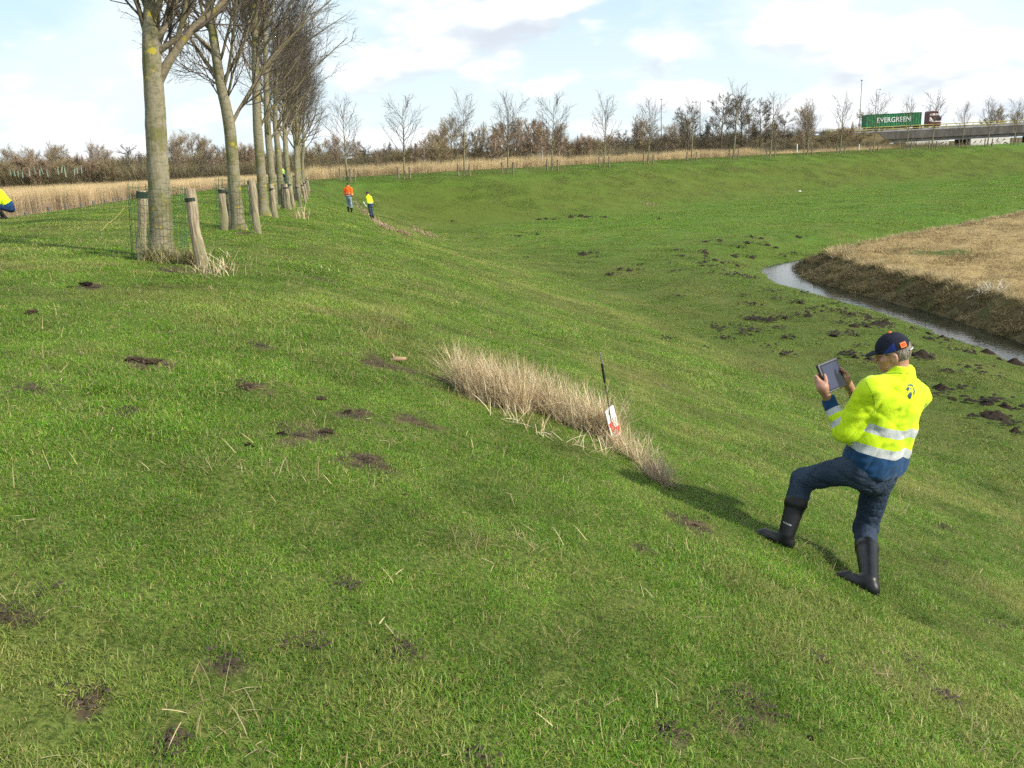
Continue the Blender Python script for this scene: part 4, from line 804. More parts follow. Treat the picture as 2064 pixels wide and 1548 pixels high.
# tablet
tb = empty('tablet', tc_); tag(tb, 'dark rugged tablet held up in both hands, screen towards the person', 'tablet'); Mx = np.stack([tw, th, tn], 1)
def rbox(name, w, h, d, c, mat, parent, bev=.006):
    bm = bmesh.new(); bmesh.ops.create_cube(bm, size=1); bmesh.ops.scale(bm, vec=(w, h, d), verts=bm.verts); bmesh.ops.bevel(bm, geom=bm.edges[:], offset=bev, segments=2, affect='EDGES', profile=.6)
    me = bpy.data.meshes.new(name); bm.to_mesh(me); bm.free(); me.materials.append(mat); V = np.array([v.co for v in me.vertices])+np.array(c); me.vertices.foreach_set('co', (V@Mx.T).ravel()); me.update(); return link(name, me, parent)
case_m = M('tablet_case', (.03, .031, .033), (.05, .05, .052), 40, .45, .4); glass_m = M('tablet_glass', (.012, .013, .018), None, rough=.12, spec=.25)
rbox('case', .256, .196, .020, (0, 0, 0), case_m, tb); rbox('rim', .244, .184, .004, (0, 0, .0095), M('tablet_rim', (.16, .16, .16), None, rough=.35), tb, .001)
sm = bpy.data.materials.new('lit_screen'); sm.use_nodes = True; k = N(sm.node_tree); b = k.a('ShaderNodeBsdfPrincipled', {'Base Color': (.01, .011, .016, 1), 'Roughness': .12, 'Specular IOR Level': .22, 'Emission Color': (.17, .19, .32, 1), 'Emission Strength': .26}); k.a('ShaderNodeOutputMaterial', {0: b.outputs[0]})
rbox('bezel', .236, .176, .003, (0, 0, .0118), glass_m, tb, .001); scn = rbox('screen', .206, .156, .0016, (0, 0, .0132), sm, tb, .0004)
# dark hand-shaped reflection shown on the screen
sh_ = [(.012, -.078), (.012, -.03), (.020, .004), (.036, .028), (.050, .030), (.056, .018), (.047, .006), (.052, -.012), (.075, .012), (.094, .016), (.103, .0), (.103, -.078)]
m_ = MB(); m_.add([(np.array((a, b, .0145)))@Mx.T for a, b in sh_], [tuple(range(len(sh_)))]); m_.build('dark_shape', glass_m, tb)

# --- the two on the slope, the one squatting behind the crest and the one behind the trunks
def stand(px, py, hgt, face, lean=(0, 0), d=None, arms='front'):
    q = on_ground(px, py) if d is None else A3(*at_y(px, py, d)[:2], 0); q[2] = hz(q[0], q[1]); k = hgt/1.75; f = unit(A3(*face, 0)); l = A3(-f[1], f[0], 0); u = A3(0, 0, 1.)
    P = lambda a, b, c: q+l*a*k+f*(b*k+lean[1]*c)+u*c*k
    J = dict(pel=P(0, 0, .97), neck=P(0, .02, 1.48), head=P(0, .05, 1.63), hf=unit(f-.35*u), shL=P(.19, 0, 1.40), shR=P(-.19, 0, 1.40), hipL=P(.09, 0, .90), hipR=P(-.09, 0, .90), knL=P(.10, .03, .50), knR=P(-.10, .02, .50))
    for s_, a in (('L', .11), ('R', -.11)):
        x, y = P(a, -.02, 0)[:2]; J['an'+s_] = A3(x, y, hz(x, y)+.085); J['td'+s_] = f
        J['kn'+s_][2] = (J['an'+s_][2]+J['hip'+s_][2])/2+.03
    for s_, g_ in (('L', 1), ('R', -1)):
        J['el'+s_] = P(g_*.25, -.04, 1.10); J['wr'+s_] = P(g_*.10, .20, .98) if arms == 'front' else P(g_*.24, .12, .92)
    return J, q, P
Jo, qo, _ = stand(706, 430, 1.90, (.35, .94)); person('person in an orange high-visibility jacket and pale jeans, seen from behind', Jo, jacket_orange, pale_denim, head='hair', vox=2.0, seed=11, hem=-.02, boot_top=.62)
Jy, qy, Py = stand(751, 443, 1.80, (-.86, .35), lean=(0, .10)); person('person in a yellow jacket and dark hair reading a white sheet on the slope', Jy, jacket_yellow, denim, head='hair', vox=2.0, seed=12, hem=-.30, boot_top=.5)
def sheet(P, label, c, w, h, tilt):
    m = MB(); th_ = tilt; f = unit(Py(0, 1, 0)-Py(0, 0, 0)); f[2] = 0; l = A3(-f[1], f[0], 0); v = unit(f*math.cos(th_)+A3(0, 0, 1)*math.sin(th_)); n_ = np.cross(l, v)
    G = []; 
    for i in range(5):
        for j in range(5): a = (i/4-.5)*w; b = (j/4-.5)*h; G.append(l*a+v*b+n_*(.02*math.sin(j*.8)))
    F_ = [(i*5+j, (i+1)*5+j, (i+1)*5+j+1, i*5+j+1) for i in range(4) for j in range(4)]; m.add(G, F_); o = m.build('paper_sheet', M('paper', (.72, .74, .78), None, rough=.7), loc=c, smooth=True)
    sd_ = o.modifiers.new('thick', 'SOLIDIFY'); sd_.thickness = .004; return tag(o, label, 'paper')
sheet(Py, 'white sheet held by the person in the yellow jacket', Vector(at_y(737, 411, Jy['wrL'][1]-.12)), .24, .34, 1.0)
# squatting
def squat():
    y = 26.; x = at_y(4, 440, y)[0]+.06; z = hz(x, y); q = A3(x, y, z); f = unit(A3(-.80, -.5, 0)); l = A3(-f[1], f[0], 0); P = lambda a, b, c: q+l*a+f*b+A3(0, 0, c)
    J = dict(pel=P(0, -.18, .36), neck=P(0, .10, .88), head=P(0, .24, .98), hf=unit(f-.7*A3(0, 0, 1)), shL=P(.19, .06, .80), shR=P(-.19, .06, .80), elL=P(.30, .10, .50), elR=P(-.30, .10, .50), wrL=P(.16, .32, .36), wrR=P(-.16, .32, .36), hipL=P(.1, -.18, .30), hipR=P(-.1, -.18, .30), knL=P(.2, .24, .46), knR=P(-.2, .24, .46), anL=P(.16, -.02, .085), anR=P(-.16, -.02, .085), tdL=f, tdR=f)
    return J
person('person in a yellow jacket and blue trousers squatting behind the crest at the frame edge', squat(), jacket_squat, navy_trousers, head='hair', vox=1.7, seed=13, hem=-.04, boot_top=.5)
Jb, qb, Pb = stand(572, 372, 1.75, (.3, .95), d=58.); person('person in a light green vest half hidden behind the row of trunks', Jb, vest_m, navy_trousers, head='hair', vox=2.2, seed=14, hem=-.02)
sheet(Pb, 'white board with a dark spot carried behind the row of trunks', Vector(at_y(581, 350, 57.6)), .26, .20, .5)
# ---------------------------------------------------------------- reeds, brush and the wood beyond the dyke
reed_cols = [(.58, .455, .235), (.64, .51, .28), (.51, .395, .22), (.54, .41, .26), (.44, .32, .16)]
RV = [blades(95, .55, .70, 1.02, .011, .08, reed_cols, [.3, .25, .2, .15, .1], 400+i, droop=.10) for i in range(6)]
def reed_var(V, F, C, i):
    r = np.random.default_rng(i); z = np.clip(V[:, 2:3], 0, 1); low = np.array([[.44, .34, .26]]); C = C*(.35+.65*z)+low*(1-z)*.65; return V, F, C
reeds = lib('reed', [reed_var(*v, i) for i, v in enumerate(RV)], straw_mat)
r = np.random.default_rng(31); n_ = 60000; x = r.uniform(-125, 95, n_); y = r.uniform(55, 152, n_); s, ze, df = zones(x, y)
inner = np.where(x < -22, np.interp(x, [-46, -32], [-43, -34]), np.where(x < 40, -15, -18))+2.5*(fbm(x*.08, y*.08, 3, 3)-.5)
m = (s < inner) & (s > -66) & (x > -125) & (y < 150) & ((s > inner-14) | (r.uniform(0, 1, n_) < .5)) & (np.abs(x) < .72*y+6); x, y, s, ze, df = x[m], y[m], s[m], ze[m], df[m]
z = H(x, y, (s, ze, df)); q = len(x); hgt = np.interp(x, [-60, -20, 0, 40, 80], [3.05, 2.8, 2.6, 2.4, 2.2])*(.9+.2*fbm(x*.15, y*.15, 6, 3))
scatter('reeds', reeds, 6, np.stack([x, y, z], -1), np.stack([r.normal(0, .05, q), r.normal(0.03, .05, q), r.uniform(0, 6.28, q)], -1), np.stack([np.full(q, 1.2), np.full(q, 1.2), hgt], -1), np.zeros(q), np.clip(.95+.5*(fbm(x*.2, y*.2, 7, 3)-.5), .6, 1.3), 'tan winter reeds standing in the water beyond the dyke', 'reeds', 31)
br_cols = [(.175, .148, .092), (.235, .20, .13), (.125, .105, .065), (.22, .18, .085), (.12, .11, .050)]
BV = [blades(170, 1.7, 1.3, 4.2, .055, .42, br_cols, [.3, .25, .2, .15, .1], 440+i, droop=.12) for i in range(6)]
brush = lib('brush', BV, straw_mat)
r = np.random.default_rng(32); n_ = 9000; x = r.uniform(-165, 92, n_); y = r.uniform(150, 201, n_); m = (np.abs(x) < .70*y+10) & ((y < 192) | (r.uniform(0, 1, n_) < .3)); x, y = x[m], y[m]
s, ze, df = zones(x, y); m = s < -17; x, y = x[m], y[m]; z = H(x, y); q = len(x); pat = fbm(x*.05, y*.05, 12, 3); sc = (.45+1.0*pat)*np.interp(x, [-120, -60, 0, 60, 74, 84, 92], [1.75, 1.25, 1.0, 1.0, .9, .5, .3])*np.where((x > -14) & (x < 16), .75, 1)*np.where(y > 184, .6, 1)
scatter('brush', brush, 6, np.stack([x, y, z], -1), np.stack([r.normal(0, .06, q), r.normal(0, .06, q), r.uniform(0, 6.28, q)], -1), sc, np.zeros(q), np.clip(.95+.9*(fbm(x*.07, y*.07, 13, 3)-.5), .55, 1.5), 'brown bare brush along the foot of the motorway bank', 'brush', 32)
bgl = M('wood_bark', (.12, .095, .062), (.17, .14, .095), 2, .9, .1); birch_b = M('birch_bark', (.48, .45, .40), (.26, .23, .19), 6, .8, .15, stretch=(1, 1, 3))
def bg_tree(seed, hgt, rad, tw, trunk_mat, **kw):
    global bark, limb, twig
    o = (bark, limb, twig); bark, limb, twig = trunk_mat, kw.pop('lm', bgl), tw; r = np.random.default_rng(seed); w = r.normal(0, hgt*.012, (7, 2)).cumsum(0)
    t = make_tree(seed, np.c_[w-w[0], np.linspace(0, hgt*.92, 7)], np.array([1, .9, .8, .62, .45, .25, .1])*rad, big=False, tk=4.6, **kw); bark, limb, twig = o; return t
tw_b = M('brown_twig', (.21, .170, .10), (.29, .235, .14), .5, .85, .1); tw_d = M('dark_twig', (.11, .095, .075), (.16, .14, .105), .5, .85, .1); tw_p = M('pale_twig', (.27, .215, .155), (.33, .27, .20), .5, .85, .1); tw_r = M('russet_twig', (.24, .175, .12), (.32, .245, .165), .5, .85, .1)
KIND = {
 'oak': [bg_tree(90+i, 9.5, .20, tw_b, bgl, nl1=16, t1=(.22, .95), ang1=.75, len1=4.6, up1=.06, lev=(9, 9, 3)) for i in range(2)],
 'alder': [bg_tree(94+i, 10, .16, tw_d, bgl, nl1=22, t1=(.25, .97), ang1=1.0, len1=3.0, up1=.05, lev=(7, 7, 3)) for i in range(2)],
 'willow': [bg_tree(97, 9.5, .2, tw_p, bgl, nl1=20, t1=(.10, .9), ang1=.45, len1=5.2, up1=.09, lev=(10, 9, 2))],
 'birch': [bg_tree(99+i, 8.5, .13, tw_r, birch_b, lm=birch_b, nl1=18, t1=(.35, .97), ang1=.6, len1=2.4, up1=.05, lev=(9, 8, 2)) for i in range(2)],
 'shrub': [bg_tree(103+i, 5.8, .10, [tw_b, tw_r][i], bgl, nl1=24, t1=(.04, .9), ang1=.65, len1=3.6, up1=.06, lev=(10, 9, 2)) for i in range(2)],
}
KH = {'oak': 10.5, 'alder': 10.6, 'willow': 11.0, 'birch': 9.3, 'shrub': 7.2}
WOOD = [(8, 318, 150, 'shrub'), (45, 306, 155, 'shrub'), (98, 292, 168, 'willow'), (70, 312, 150, 'shrub'), (128, 316, 152, 'shrub'), (150, 308, 158, 'shrub'), (183, 291, 165, 'willow'), (178, 318, 152, 'shrub'), (215, 318, 150, 'shrub'), (252, 288, 160, 'alder'), (292, 300, 158, 'alder'), (272, 318, 168, 'birch'),
 (350, 275, 158, 'willow'), (383, 270, 162, 'oak'), (425, 288, 160, 'birch'), (410, 300, 150, 'alder'), (455, 296, 165, 'birch'), (490, 285, 160, 'shrub'), (505, 292, 170, 'birch'), (560, 300, 165, 'oak'), (610, 290, 160, 'shrub'),
 (645, 285, 162, 'oak'), (672, 275, 170, 'willow'), (735, 290, 160, 'alder'), (760, 302, 155, 'birch'), (778, 285, 165, 'alder'), (800, 300, 158, 'shrub'), (835, 285, 160, 'birch'), (866, 268, 165, 'oak'), (908, 238, 168, 'oak'), (880, 282, 150, 'shrub'), (940, 262, 165, 'birch'), (965, 255, 160, 'oak'), (982, 268, 158, 'birch'), (1003, 250, 166, 'birch'),
 (1022, 240, 170, 'birch'), (1045, 262, 158, 'birch'), (1066, 236, 164, 'birch'), (1085, 240, 160, 'birch'), (1098, 258, 170, 'birch'), (1128, 262, 160, 'birch'), (1142, 272, 166, 'birch'), (955, 268, 172, 'birch'), (992, 262, 156, 'birch'), (1012, 246, 160, 'birch'), (1034, 238, 174, 'willow'), (1056, 248, 168, 'birch'), (1076, 242, 174, 'birch'), (1092, 250, 156, 'birch'), (1110, 255, 162, 'birch'), (1120, 250, 172, 'willow'), (890, 255, 172, 'willow'), (850, 275, 156, 'birch'), (700, 285, 166, 'oak'), (722, 280, 172, 'birch'), (400, 280, 168, 'willow'), (335, 282, 165, 'oak'), (440, 290, 170, 'alder'), (20, 300, 172, 'willow'), (115, 300, 166, 'oak'), (205, 302, 170, 'willow'), (55, 300, 168, 'oak'), (1235, 270, 176, 'willow'), (1310, 252, 172, 'oak'), (1375, 240, 176, 'willow'), (1176, 268, 162, 'shrub'), (1160, 290, 165, 'birch'), (1215, 285, 168, 'oak'), (1255, 258, 170, 'alder'), (1282, 240, 176, 'willow'), (1330, 262, 166, 'alder'), (1360, 250, 172, 'willow'),
 (1387, 208, 160, 'alder'), (1418, 250, 165, 'alder'), (1455, 181, 158, 'alder'), (1440, 232, 166, 'alder'), (1497, 182, 160, 'alder'), (1530, 196, 166, 'alder'), (1510, 215, 158, 'alder'), (1586, 222, 164, 'alder'), (1560, 245, 172, 'willow'), (1633, 215, 150, 'willow'), (1690, 262, 160, 'shrub'), (1705, 250, 168, 'shrub'), (1722, 268, 156, 'shrub'), (1745, 226, 220, 'oak'), (1790, 232, 222, 'oak'), (1990, 238, 235, 'oak'), (2018, 216, 232, 'oak'), (2052, 226, 235, 'oak')]
LB = {'oak': 'broad brown bare tree in the wood beyond the reeds', 'alder': 'dark open alder with cone-tipped twigs before the motorway', 'willow': 'pale spreading willow in the wood beyond the reeds', 'birch': 'slim white-stemmed birch in the wood beyond the reeds', 'shrub': 'rounded brown thicket tree at the edge of the reeds'}
for i, (px, pt, y, kd) in enumerate(WOOD):
    x = at_y(px, pt, y)[0]; z = hz(x, y)-.1; top = at_y(px, pt, y)[2]; tr, cr = KIND[kd][i % len(KIND[kd])]; sc = (top-z)/KH[kd]
    lb, gp = LB[kd], kd+' trees of the distant wood'
    if y > 200: lb, gp = 'bare brown treetop showing above the motorway deck', 'trees behind the motorway'
    elif px == 1633: lb, gp = 'pale upright willow standing before the motorway bank', None
    elif px == 1387: lb, gp = 'dark alder, leftmost of the tall group before the motorway', None
    elif px == 1455: lb, gp = 'tallest dark alder of the group before the motorway', None
    elif px == 908: lb, gp = 'tallest brown tree of the wood, left of the birches', None
    elif px == 252: lb, gp = 'dark open alder just left of the nearest trunk', None
    plant('bare_tree' if kd != 'shrub' else 'thicket_tree', tr, cr, (x, y, z), i*1.3, lb, group=gp, scale=max(.35, sc))
# pale plastic tree shelters on the bank at far left
sh_m = M('shelter_plastic', (.24, .33, .26), None, rough=.5); sm_ = MB(); sm_.tube([(0, 0, 0), (0, 0, .95)], .05, 8, caps=False); sm_.tube([(.09, 0, 0), (.09, 0, 1.3)], .022, 5); sme = sm_.mesh('tree_shelter', sh_m)
for i, (px, py) in enumerate([(8, 352), (22, 349), (30, 350), (37, 352), (46, 354), (60, 350), (66, 347), (72, 345), (80, 349), (87, 346), (118, 347), (124, 343), (131, 345), (150, 347), (156, 345), (133, 352), (97, 352), (165, 344)]):
    o = link('tree_shelter', sme, loc=Vector(at_y(px, py+5, 149-i % 3))); o.rotation_euler = (rng.normal(0, .12), rng.normal(.06, .12), 0); tag(o, 'pale green plastic tube round a sapling in the brush at far left', 'tree shelter', 'tree shelters in the brush')

# ---------------------------------------------------------------- motorway, viaduct, lorry
asph = M('asphalt', (.05, .05, .052), (.07, .07, .07), 3, .9, .2); conc = M('concrete', (.125, .12, .108), (.075, .072, .066), .8, .9, .15, stretch=(1, 1, .3)); conc2 = M('pale_concrete', (.30, .30, .29), (.20, .20, .20), .6, .85, .2); galv = M('galvanised', (.30, .31, .31), (.22, .22, .22), 2, .5, .4, metal=.6)
yel_rail = M('yellow_rail', (.42, .36, .07), (.30, .27, .08), 3, .7, .3); pierm = M('pier_paint', (.62, .60, .55), (.40, .38, .34), .5, .85, .2, lo=.5, hi=.7)
b_ = MB(); b_.box(((-420+MOTOR_END)/2, MOTOR_Y, MOTOR_Z+.03), (420+MOTOR_END, 15, .06)); tag(b_.build('motorway', asph), 'raised motorway on its bank behind the wood', 'road', kind='structure')
vd = empty('viaduct', (MOTOR_END, MOTOR_Y, -2.2)); vo = np.array(vd.location); tag(vd, 'concrete motorway viaduct with yellow railing on painted piers', 'viaduct')
Lv = 150.; 
def vb(name, c, size, mat): q = MB(); q.box(np.array(c)-vo, size); return q.build(name, mat, vd)
x0 = at_y(1700, 270, 198.)[0]
vb('deck', (x0+Lv/2, MOTOR_Y, 1.75), (Lv, 16.4, 1.66), conc); vb('beam', (x0+Lv/2, MOTOR_Y, .55), (Lv, 15.0, .74), conc2)
vb('kerb', (x0+Lv/2, MOTOR_Y-8.0, 2.74), (Lv, .5, .30), conc2)
graf = M('graffiti', (.012, .012, .014), None, rough=.7); graf2 = M('pale_graffiti', (.5, .55, .6), None, rough=.7)
for i, (p0, p1) in enumerate(((1822, 1908), (1952, 2030), (2095, 2150))):
    xa, xb = at_y(p0, 290, 199.2)[0], at_y(p1, 290, 199.2)[0]; pr = vb('pier', ((xa+xb)/2, 199.0, -1.1), (xb-xa, 1.4, 2.52), pierm); pr['label'] = ['white painted pier with dark graffiti', 'white painted pier with a lit left edge', 'painted pier at the far end'][i]
    vb('pier', ((xa+xb)/2+2.2, 209, -1.1), (xb-xa, 1.4, 2.52), conc2)
    g_ = MB(); r = np.random.default_rng(50+i)
    for j in range(9): xx = r.uniform(xa+.7, xb-.6); zz_ = r.uniform(-1.5, -.2); a = r.normal(.3, .5); g_ = MB(); g_.tube(np.array([(xx-.35*math.cos(a), 198.285, zz_-.35*math.sin(a)), (xx, 198.285, zz_+r.normal(0, .12)), (xx+.35*math.cos(a), 198.285, zz_+.3*math.sin(a))])-vo, r.uniform(.03, .11), 5); g_.build('graffiti', graf, pr)
rx = np.arange(x0-4, x0+Lv, 3.0)
for nm, zz_, yy, mt, rr_ in (('top_rail', 3.65, -8.1, yel_rail, .10), ('middle_rail', 3.15, -8.1, yel_rail, .09), ('crash_rail', 3.2, 2.0, galv, .15)):
    q = MB(); q.tube(np.array([(rx[0], MOTOR_Y+yy, zz_), (x0+Lv, MOTOR_Y+yy, zz_)])-vo, rr_, 6); q.build(nm, mt, vd)
pm_ = MB(); pm_.box((0, 0, .55), (.12, .12, 1.1)); pm_ = pm_.mesh('rail_post', yel_rail)
for xx in rx[:44]: link('rail_post', pm_, vd, Vector(np.array((xx, MOTOR_Y-8.1, 2.6))-vo))
gr = empty('guardrail', (-50, MOTOR_Y-7.7, MOTOR_Z)); tag(gr, 'long grey guardrail along the near edge of the raised motorway', 'guardrail')
q = MB(); q.box((-135+50+50-50, 0, .68), (440, .08, .31)); q.build('rail', galv, gr); pm2 = MB(); pm2.box((0, .12, .3), (.12, .12, .75)); pm2 = pm2.mesh('post', galv)
for xx in np.arange(-190, 135, 6.): link('post', pm2, gr, (xx, 0, 0))
# lorry
def lx(px, y=201.5): return at_y(px, 255, y)[0]
LY = 201.5; xc0, xc1 = lx(1741), lx(1851); xk0, xk1 = lx(1867), lx(1891); rz = MOTOR_Z+.08
lorry = empty('lorry', ((xc0+xk1)/2, LY, rz)); lo_ = np.array(lorry.location); tag(lorry, 'lorry with a maroon and white cab pulling a long green container over the viaduct', 'lorry')
green = M('container_green', (.012, .165, .062), (.010, .115, .045), 1.5, .55, .35); maroon = M('maroon_paint', (.10, .010, .018), None, rough=.35, spec=.5); whitep = M('white_paint', (.75, .75, .74), None, rough=.4); blk = M('black_rubber', (.015, .015, .016), None, rough=.7); glass = M('cab_glass', (.02, .025, .03), None, rough=.08, spec=.6); chas = M('chassis', (.03, .03, .032), None, rough=.6); lampm = M('lamp_glass', (.75, .72, .62), None, rough=.15, spec=.6)
cz0, cz1 = rz+1.15, rz+3.9
q = MB(); nx = int((xc1-xc0)/.14); pr = []                                   # corrugated sides
for sd in (-1, 1):
    P = []
    for i in range(nx+1):
        xx = xc0+.1+(xc1-xc0-.2)*i/nx; dd = 0 if i % 4 < 2 else .05; P.append((xx, LY+sd*(1.22-dd)))
    Vv = [(a, b_2, cz0+.12) for a, b_2 in P]+[(a, b_2, cz1-.10) for a, b_2 in P]; n1 = nx+1
    q.add(np.array(Vv)-lo_, [(i, i+1, n1+i+1, n1+i) if sd < 0 else (i+1, i, n1+i, n1+i+1) for i in range(nx)])
q.box(np.array(((xc0+xc1)/2, LY, (cz0+cz1)/2))-lo_, (xc1-xc0-.1, 2.30, cz1-cz0-.1))
for zz_ in (cz0+.07, cz1-.06):
    for sd in (-1, 1): q.box(np.array(((xc0+xc1)/2, LY+sd*1.18, zz_))-lo_, (xc1-xc0, .12, .14))
for xx in (xc0+.06, xc1-.06):
    for sd in (-1, 1): q.box(np.array((xx, LY+sd*1.18, (cz0+cz1)/2))-lo_, (.14, .14, cz1-cz0+.04))
con = q.build('container', green, lorry); con['label'] = 'long green corrugated container with white lettering'
tm = text_mesh('lettering', 'EVERGREEN', 1.52, whitep, .012); co = np.empty(len(tm.vertices)*3); tm.vertices.foreach_get('co', co); co = co.reshape(-1, 3); sx = (lx(1829)-lx(1763))/(co[:, 0].max()-co[:, 0].min())
xm = (lx(1829)+lx(1763))/2; V2 = np.stack([xm+(co[:, 0]-(co[:, 0].max()+co[:, 0].min())/2)*sx, LY-1.245-co[:, 2], (cz0+cz1)/2-.02+co[:, 1]*1.0], -1)-lo_; tm.vertices.foreach_set('co', V2.ravel()); tm.update(); link('lettering', tm, con)
q = MB(); q.box(np.array(((xc0+xk0)/2+.9, LY, rz+.95))-lo_, (xk0-xc0+1.5, 1.0, .32)); q.box(np.array(((xc0+xc1)/2, LY-1.1, rz+.75))-lo_, (xc1-xc0-6, .06, .45)); q.build('chassis', chas, lorry)
wq = MB(); wq.tube([(0, -.17, 0), (0, -.15, 0), (0, .15, 0), (0, .17, 0)], [.46, .52, .52, .46], 20); wq = wq.mesh('tyre', blk); rq = MB(); rq.tube([(0, -.18, 0), (0, -.10, 0)], [.27, .30], 14); rq = rq.mesh('rim', galv)
for xx in (xc0+1.7, xc0+3.0, xc0+4.3, xk0-2.0, xk1-.95):
    for sd in (-1, 1): w_ = empty('wheel', Vector(np.array((xx, LY+sd*1.05, rz+.52))-lo_), (0, 0, 0 if sd < 0 else math.pi)); w_.parent = lorry; link('tyre', wq, w_); link('rim', rq, w_)
L_ = xk1-xk0
def side_prof(name, pts, y0, y1, mat, parent):
    m = MB(); n1 = len(pts); Vv = [(xk0+a*L_, y0, rz+b) for a, b in pts]+[(xk0+a*L_, y1, rz+b) for a, b in pts]
    m.add(np.array(Vv)-lo_, [tuple(range(n1)), tuple(range(2*n1-1, n1-1, -1))]+[(i, n1+i, n1+(i+1) % n1, (i+1) % n1) for i in range(n1)][::1]); o = m.build(name, mat, parent); return o
cab = side_prof('cab', [(0, .7), (.97, .7), (1.0, 1.3), (.97, 2.1), (.80, 3.15), (.72, 3.75), (.55, 4.0), (.05, 4.0), (0, 3.7)], LY-1.22, LY+1.22, maroon, lorry)
side_prof('stripe', [(.02, 3.05), (.80, 3.05), (.77, 3.45), (.02, 3.45)], LY-1.235, LY+1.235, whitep, cab); side_prof('stripe', [(.02, 1.9), (.25, 1.65), (.98, 1.55), (.985, 1.8), (.35, 1.85), (.15, 2.6), (.02, 2.75)], LY-1.235, LY+1.235, whitep, cab)
side_prof('side_window', [(.45, 2.05), (.88, 2.05), (.80, 2.9), (.45, 2.9)], LY-1.24, LY+1.24, glass, cab)
def quadm(name, P, mat, parent): m = MB(); m.add(np.array(P)-lo_, [(0, 1, 2, 3)]); return m.build(name, mat, parent)
quadm('windscreen', [(xk0+.985*L_, LY-1.1, rz+2.15), (xk0+.985*L_, LY+1.1, rz+2.15), (xk0+.825*L_, LY+1.1, rz+3.1), (xk0+.825*L_, LY-1.1, rz+3.1)], glass, cab)
for sd in (-1, 1):
    q = MB(); q.box(np.array((xk1-.03, LY+sd*.9, rz+1.1))-lo_, (.12, .45, .24)); q.build('headlight', lampm, cab); q = MB(); q.box(np.array((xk1-.2, LY+sd*1.42, rz+2.5))-lo_, (.14, .22, .7)); q.box(np.array((xk1-.2, LY+sd*1.3, rz+2.75))-lo_, (.06, .3, .06)); q.build('mirror', maroon, cab)
q = MB(); q.box(np.array(((xk0+xk1)/2, LY, rz+.58))-lo_, (L_, 2.4, .34)); q.build('bumper', whitep, cab)
# lamp posts along the motorway
for px, pt, y, lb, arm in [(1732, 163, 199, 'tallest grey lamp post, left end of the green container', 0), (1763, 181, 214, 'lamp post rising behind the green container', .8), (1333, 201, 199, 'slim lamp post beyond the seventh young tree', 0), (1411, 206, 199, 'lamp post with a short arm left of the tall alders', -1.6), (568, 318, 200, 'pale lamp post seen between the near trunks', 0), (863, 270, 214, 'small lamp post above the wood', -1.4)]:
    p = at_y(px, 262, y); tz = at_y(px, pt, y)[2]; lp = empty('lamp_post', (p[0], y, MOTOR_Z)); tag(lp, lb, 'lamp post', 'lamp posts along the motorway'); hh = tz-MOTOR_Z
    q = MB(); q.tube([(0, 0, 0), (0, 0, hh)], [.13, .07], 8); q.build('pole', galv, lp)
    q = MB(); 
    if arm: q.tube([(0, 0, hh), (arm*.5, 0, hh+.1), (arm, 0, hh+.05)], .05, 6)
    q.tube([(arm-.22, 0, hh+.05), (arm, 0, hh+.14), (arm+.30, 0, hh+.06)], [.05, .16, .06], 8); q.build('lamp_head', galv, lp)
# ---------------------------------------------------------------- stakes and wire guards round the trees
wood = M('weathered_wood', (.36, .30, .215), (.19, .155, .105), 9, .9, .1, bump=.8, bscale=14, stretch=(3, 3, .35), c3=(.20, .19, .11)); wood_d = M('damp_wood', (.13, .115, .085), (.20, .17, .12), 7, .9, .1, bump=.6, stretch=(3, 3, .4)); strap = M('dark_strap', (.018, .030, .022), None, rough=.6); wire = M('green_wire', (.016, .085, .035), None, rough=.5); grey_post = M('grey_post', (.17, .155, .135), (.11, .10, .09), 6, .9, .1, stretch=(2, 2, .4))
def stake(foot, top, r_, label, mat=wood, strap_at=None, group=None, dome=True):
    foot = np.asarray(foot, float); top = np.asarray(top, float); root = empty('tree_stake', foot); tag(root, label, 'stake', group); q = MB(); v = top-foot; t = np.linspace(-.08, 1, 12); sd = unit(np.cross(v, A3(0, 1, 0)))
    q.tube(foot*0+v[None]*t[:, None]+sd*(.012*np.sin(t*7+foot[0]*5))[:, None], r_*(1+.08*np.sin(t*11+foot[1]))*(1-.08*t), 12); q.build('post', mat, root, smooth=False)
    if strap_at: a, b = strap_at; q = MB(); q.tube([v*a, v*(a+b)/1 if False else v*b], r_*1.07, 12); q.build('strap', strap, root)
    return root
def stake_px(x0, y0, x1, y1, depth, r_, label, **kw):
    f = at_y(x0, y0, depth); f[2] = hz(f[0], depth); tpz = at_y(x1, y1, depth); return stake(f, tpz, r_, label, **kw)
T0 = TREE_FEET[0]; GS = 'stakes round the near dyke trees'
stake_px(290, 545, 286, 384, 12.05, .070, 'upright weathered stake left of the nearest trunk, mossy wrap on top', strap_at=(.90, .985), group=GS)
stake_px(411, 566, 381, 380, 11.75, .078, 'pale split stake leaning left, right of the nearest trunk, with dark strap', strap_at=(.84, .885), group=GS)
stake_px(454, 468, 447, 380, 18.0, .075, 'weathered stake left of the second trunk', strap_at=(.9, .98), group=GS); stake_px(466, 450, 459, 378, 19.1, .08, 'dark stake right behind the left stake of the second trunk', mat=wood_d, strap_at=(.85, .9), group=GS); stake_px(521, 476, 507, 364, 18.0, .075, 'tall weathered stake leaning left, right of the second trunk', group=GS)
stake_px(508, 430, 504, 364, 25.0, .08, 'stake left of the third trunk', strap_at=(.9, .98), group=GS); stake_px(555, 436, 546, 371, 24.6, .08, 'leaning stake right of the third trunk', strap_at=(.82, .88), group=GS)
stake_px(572, 405, 569, 371, 31.6, .09, 'dark stake behind the fourth trunk', mat=wood_d, group=GS); stake_px(584, 424, 575, 371, 30.6, .085, 'leaning stake right of the fourth trunk', strap_at=(.82, .88), group=GS)
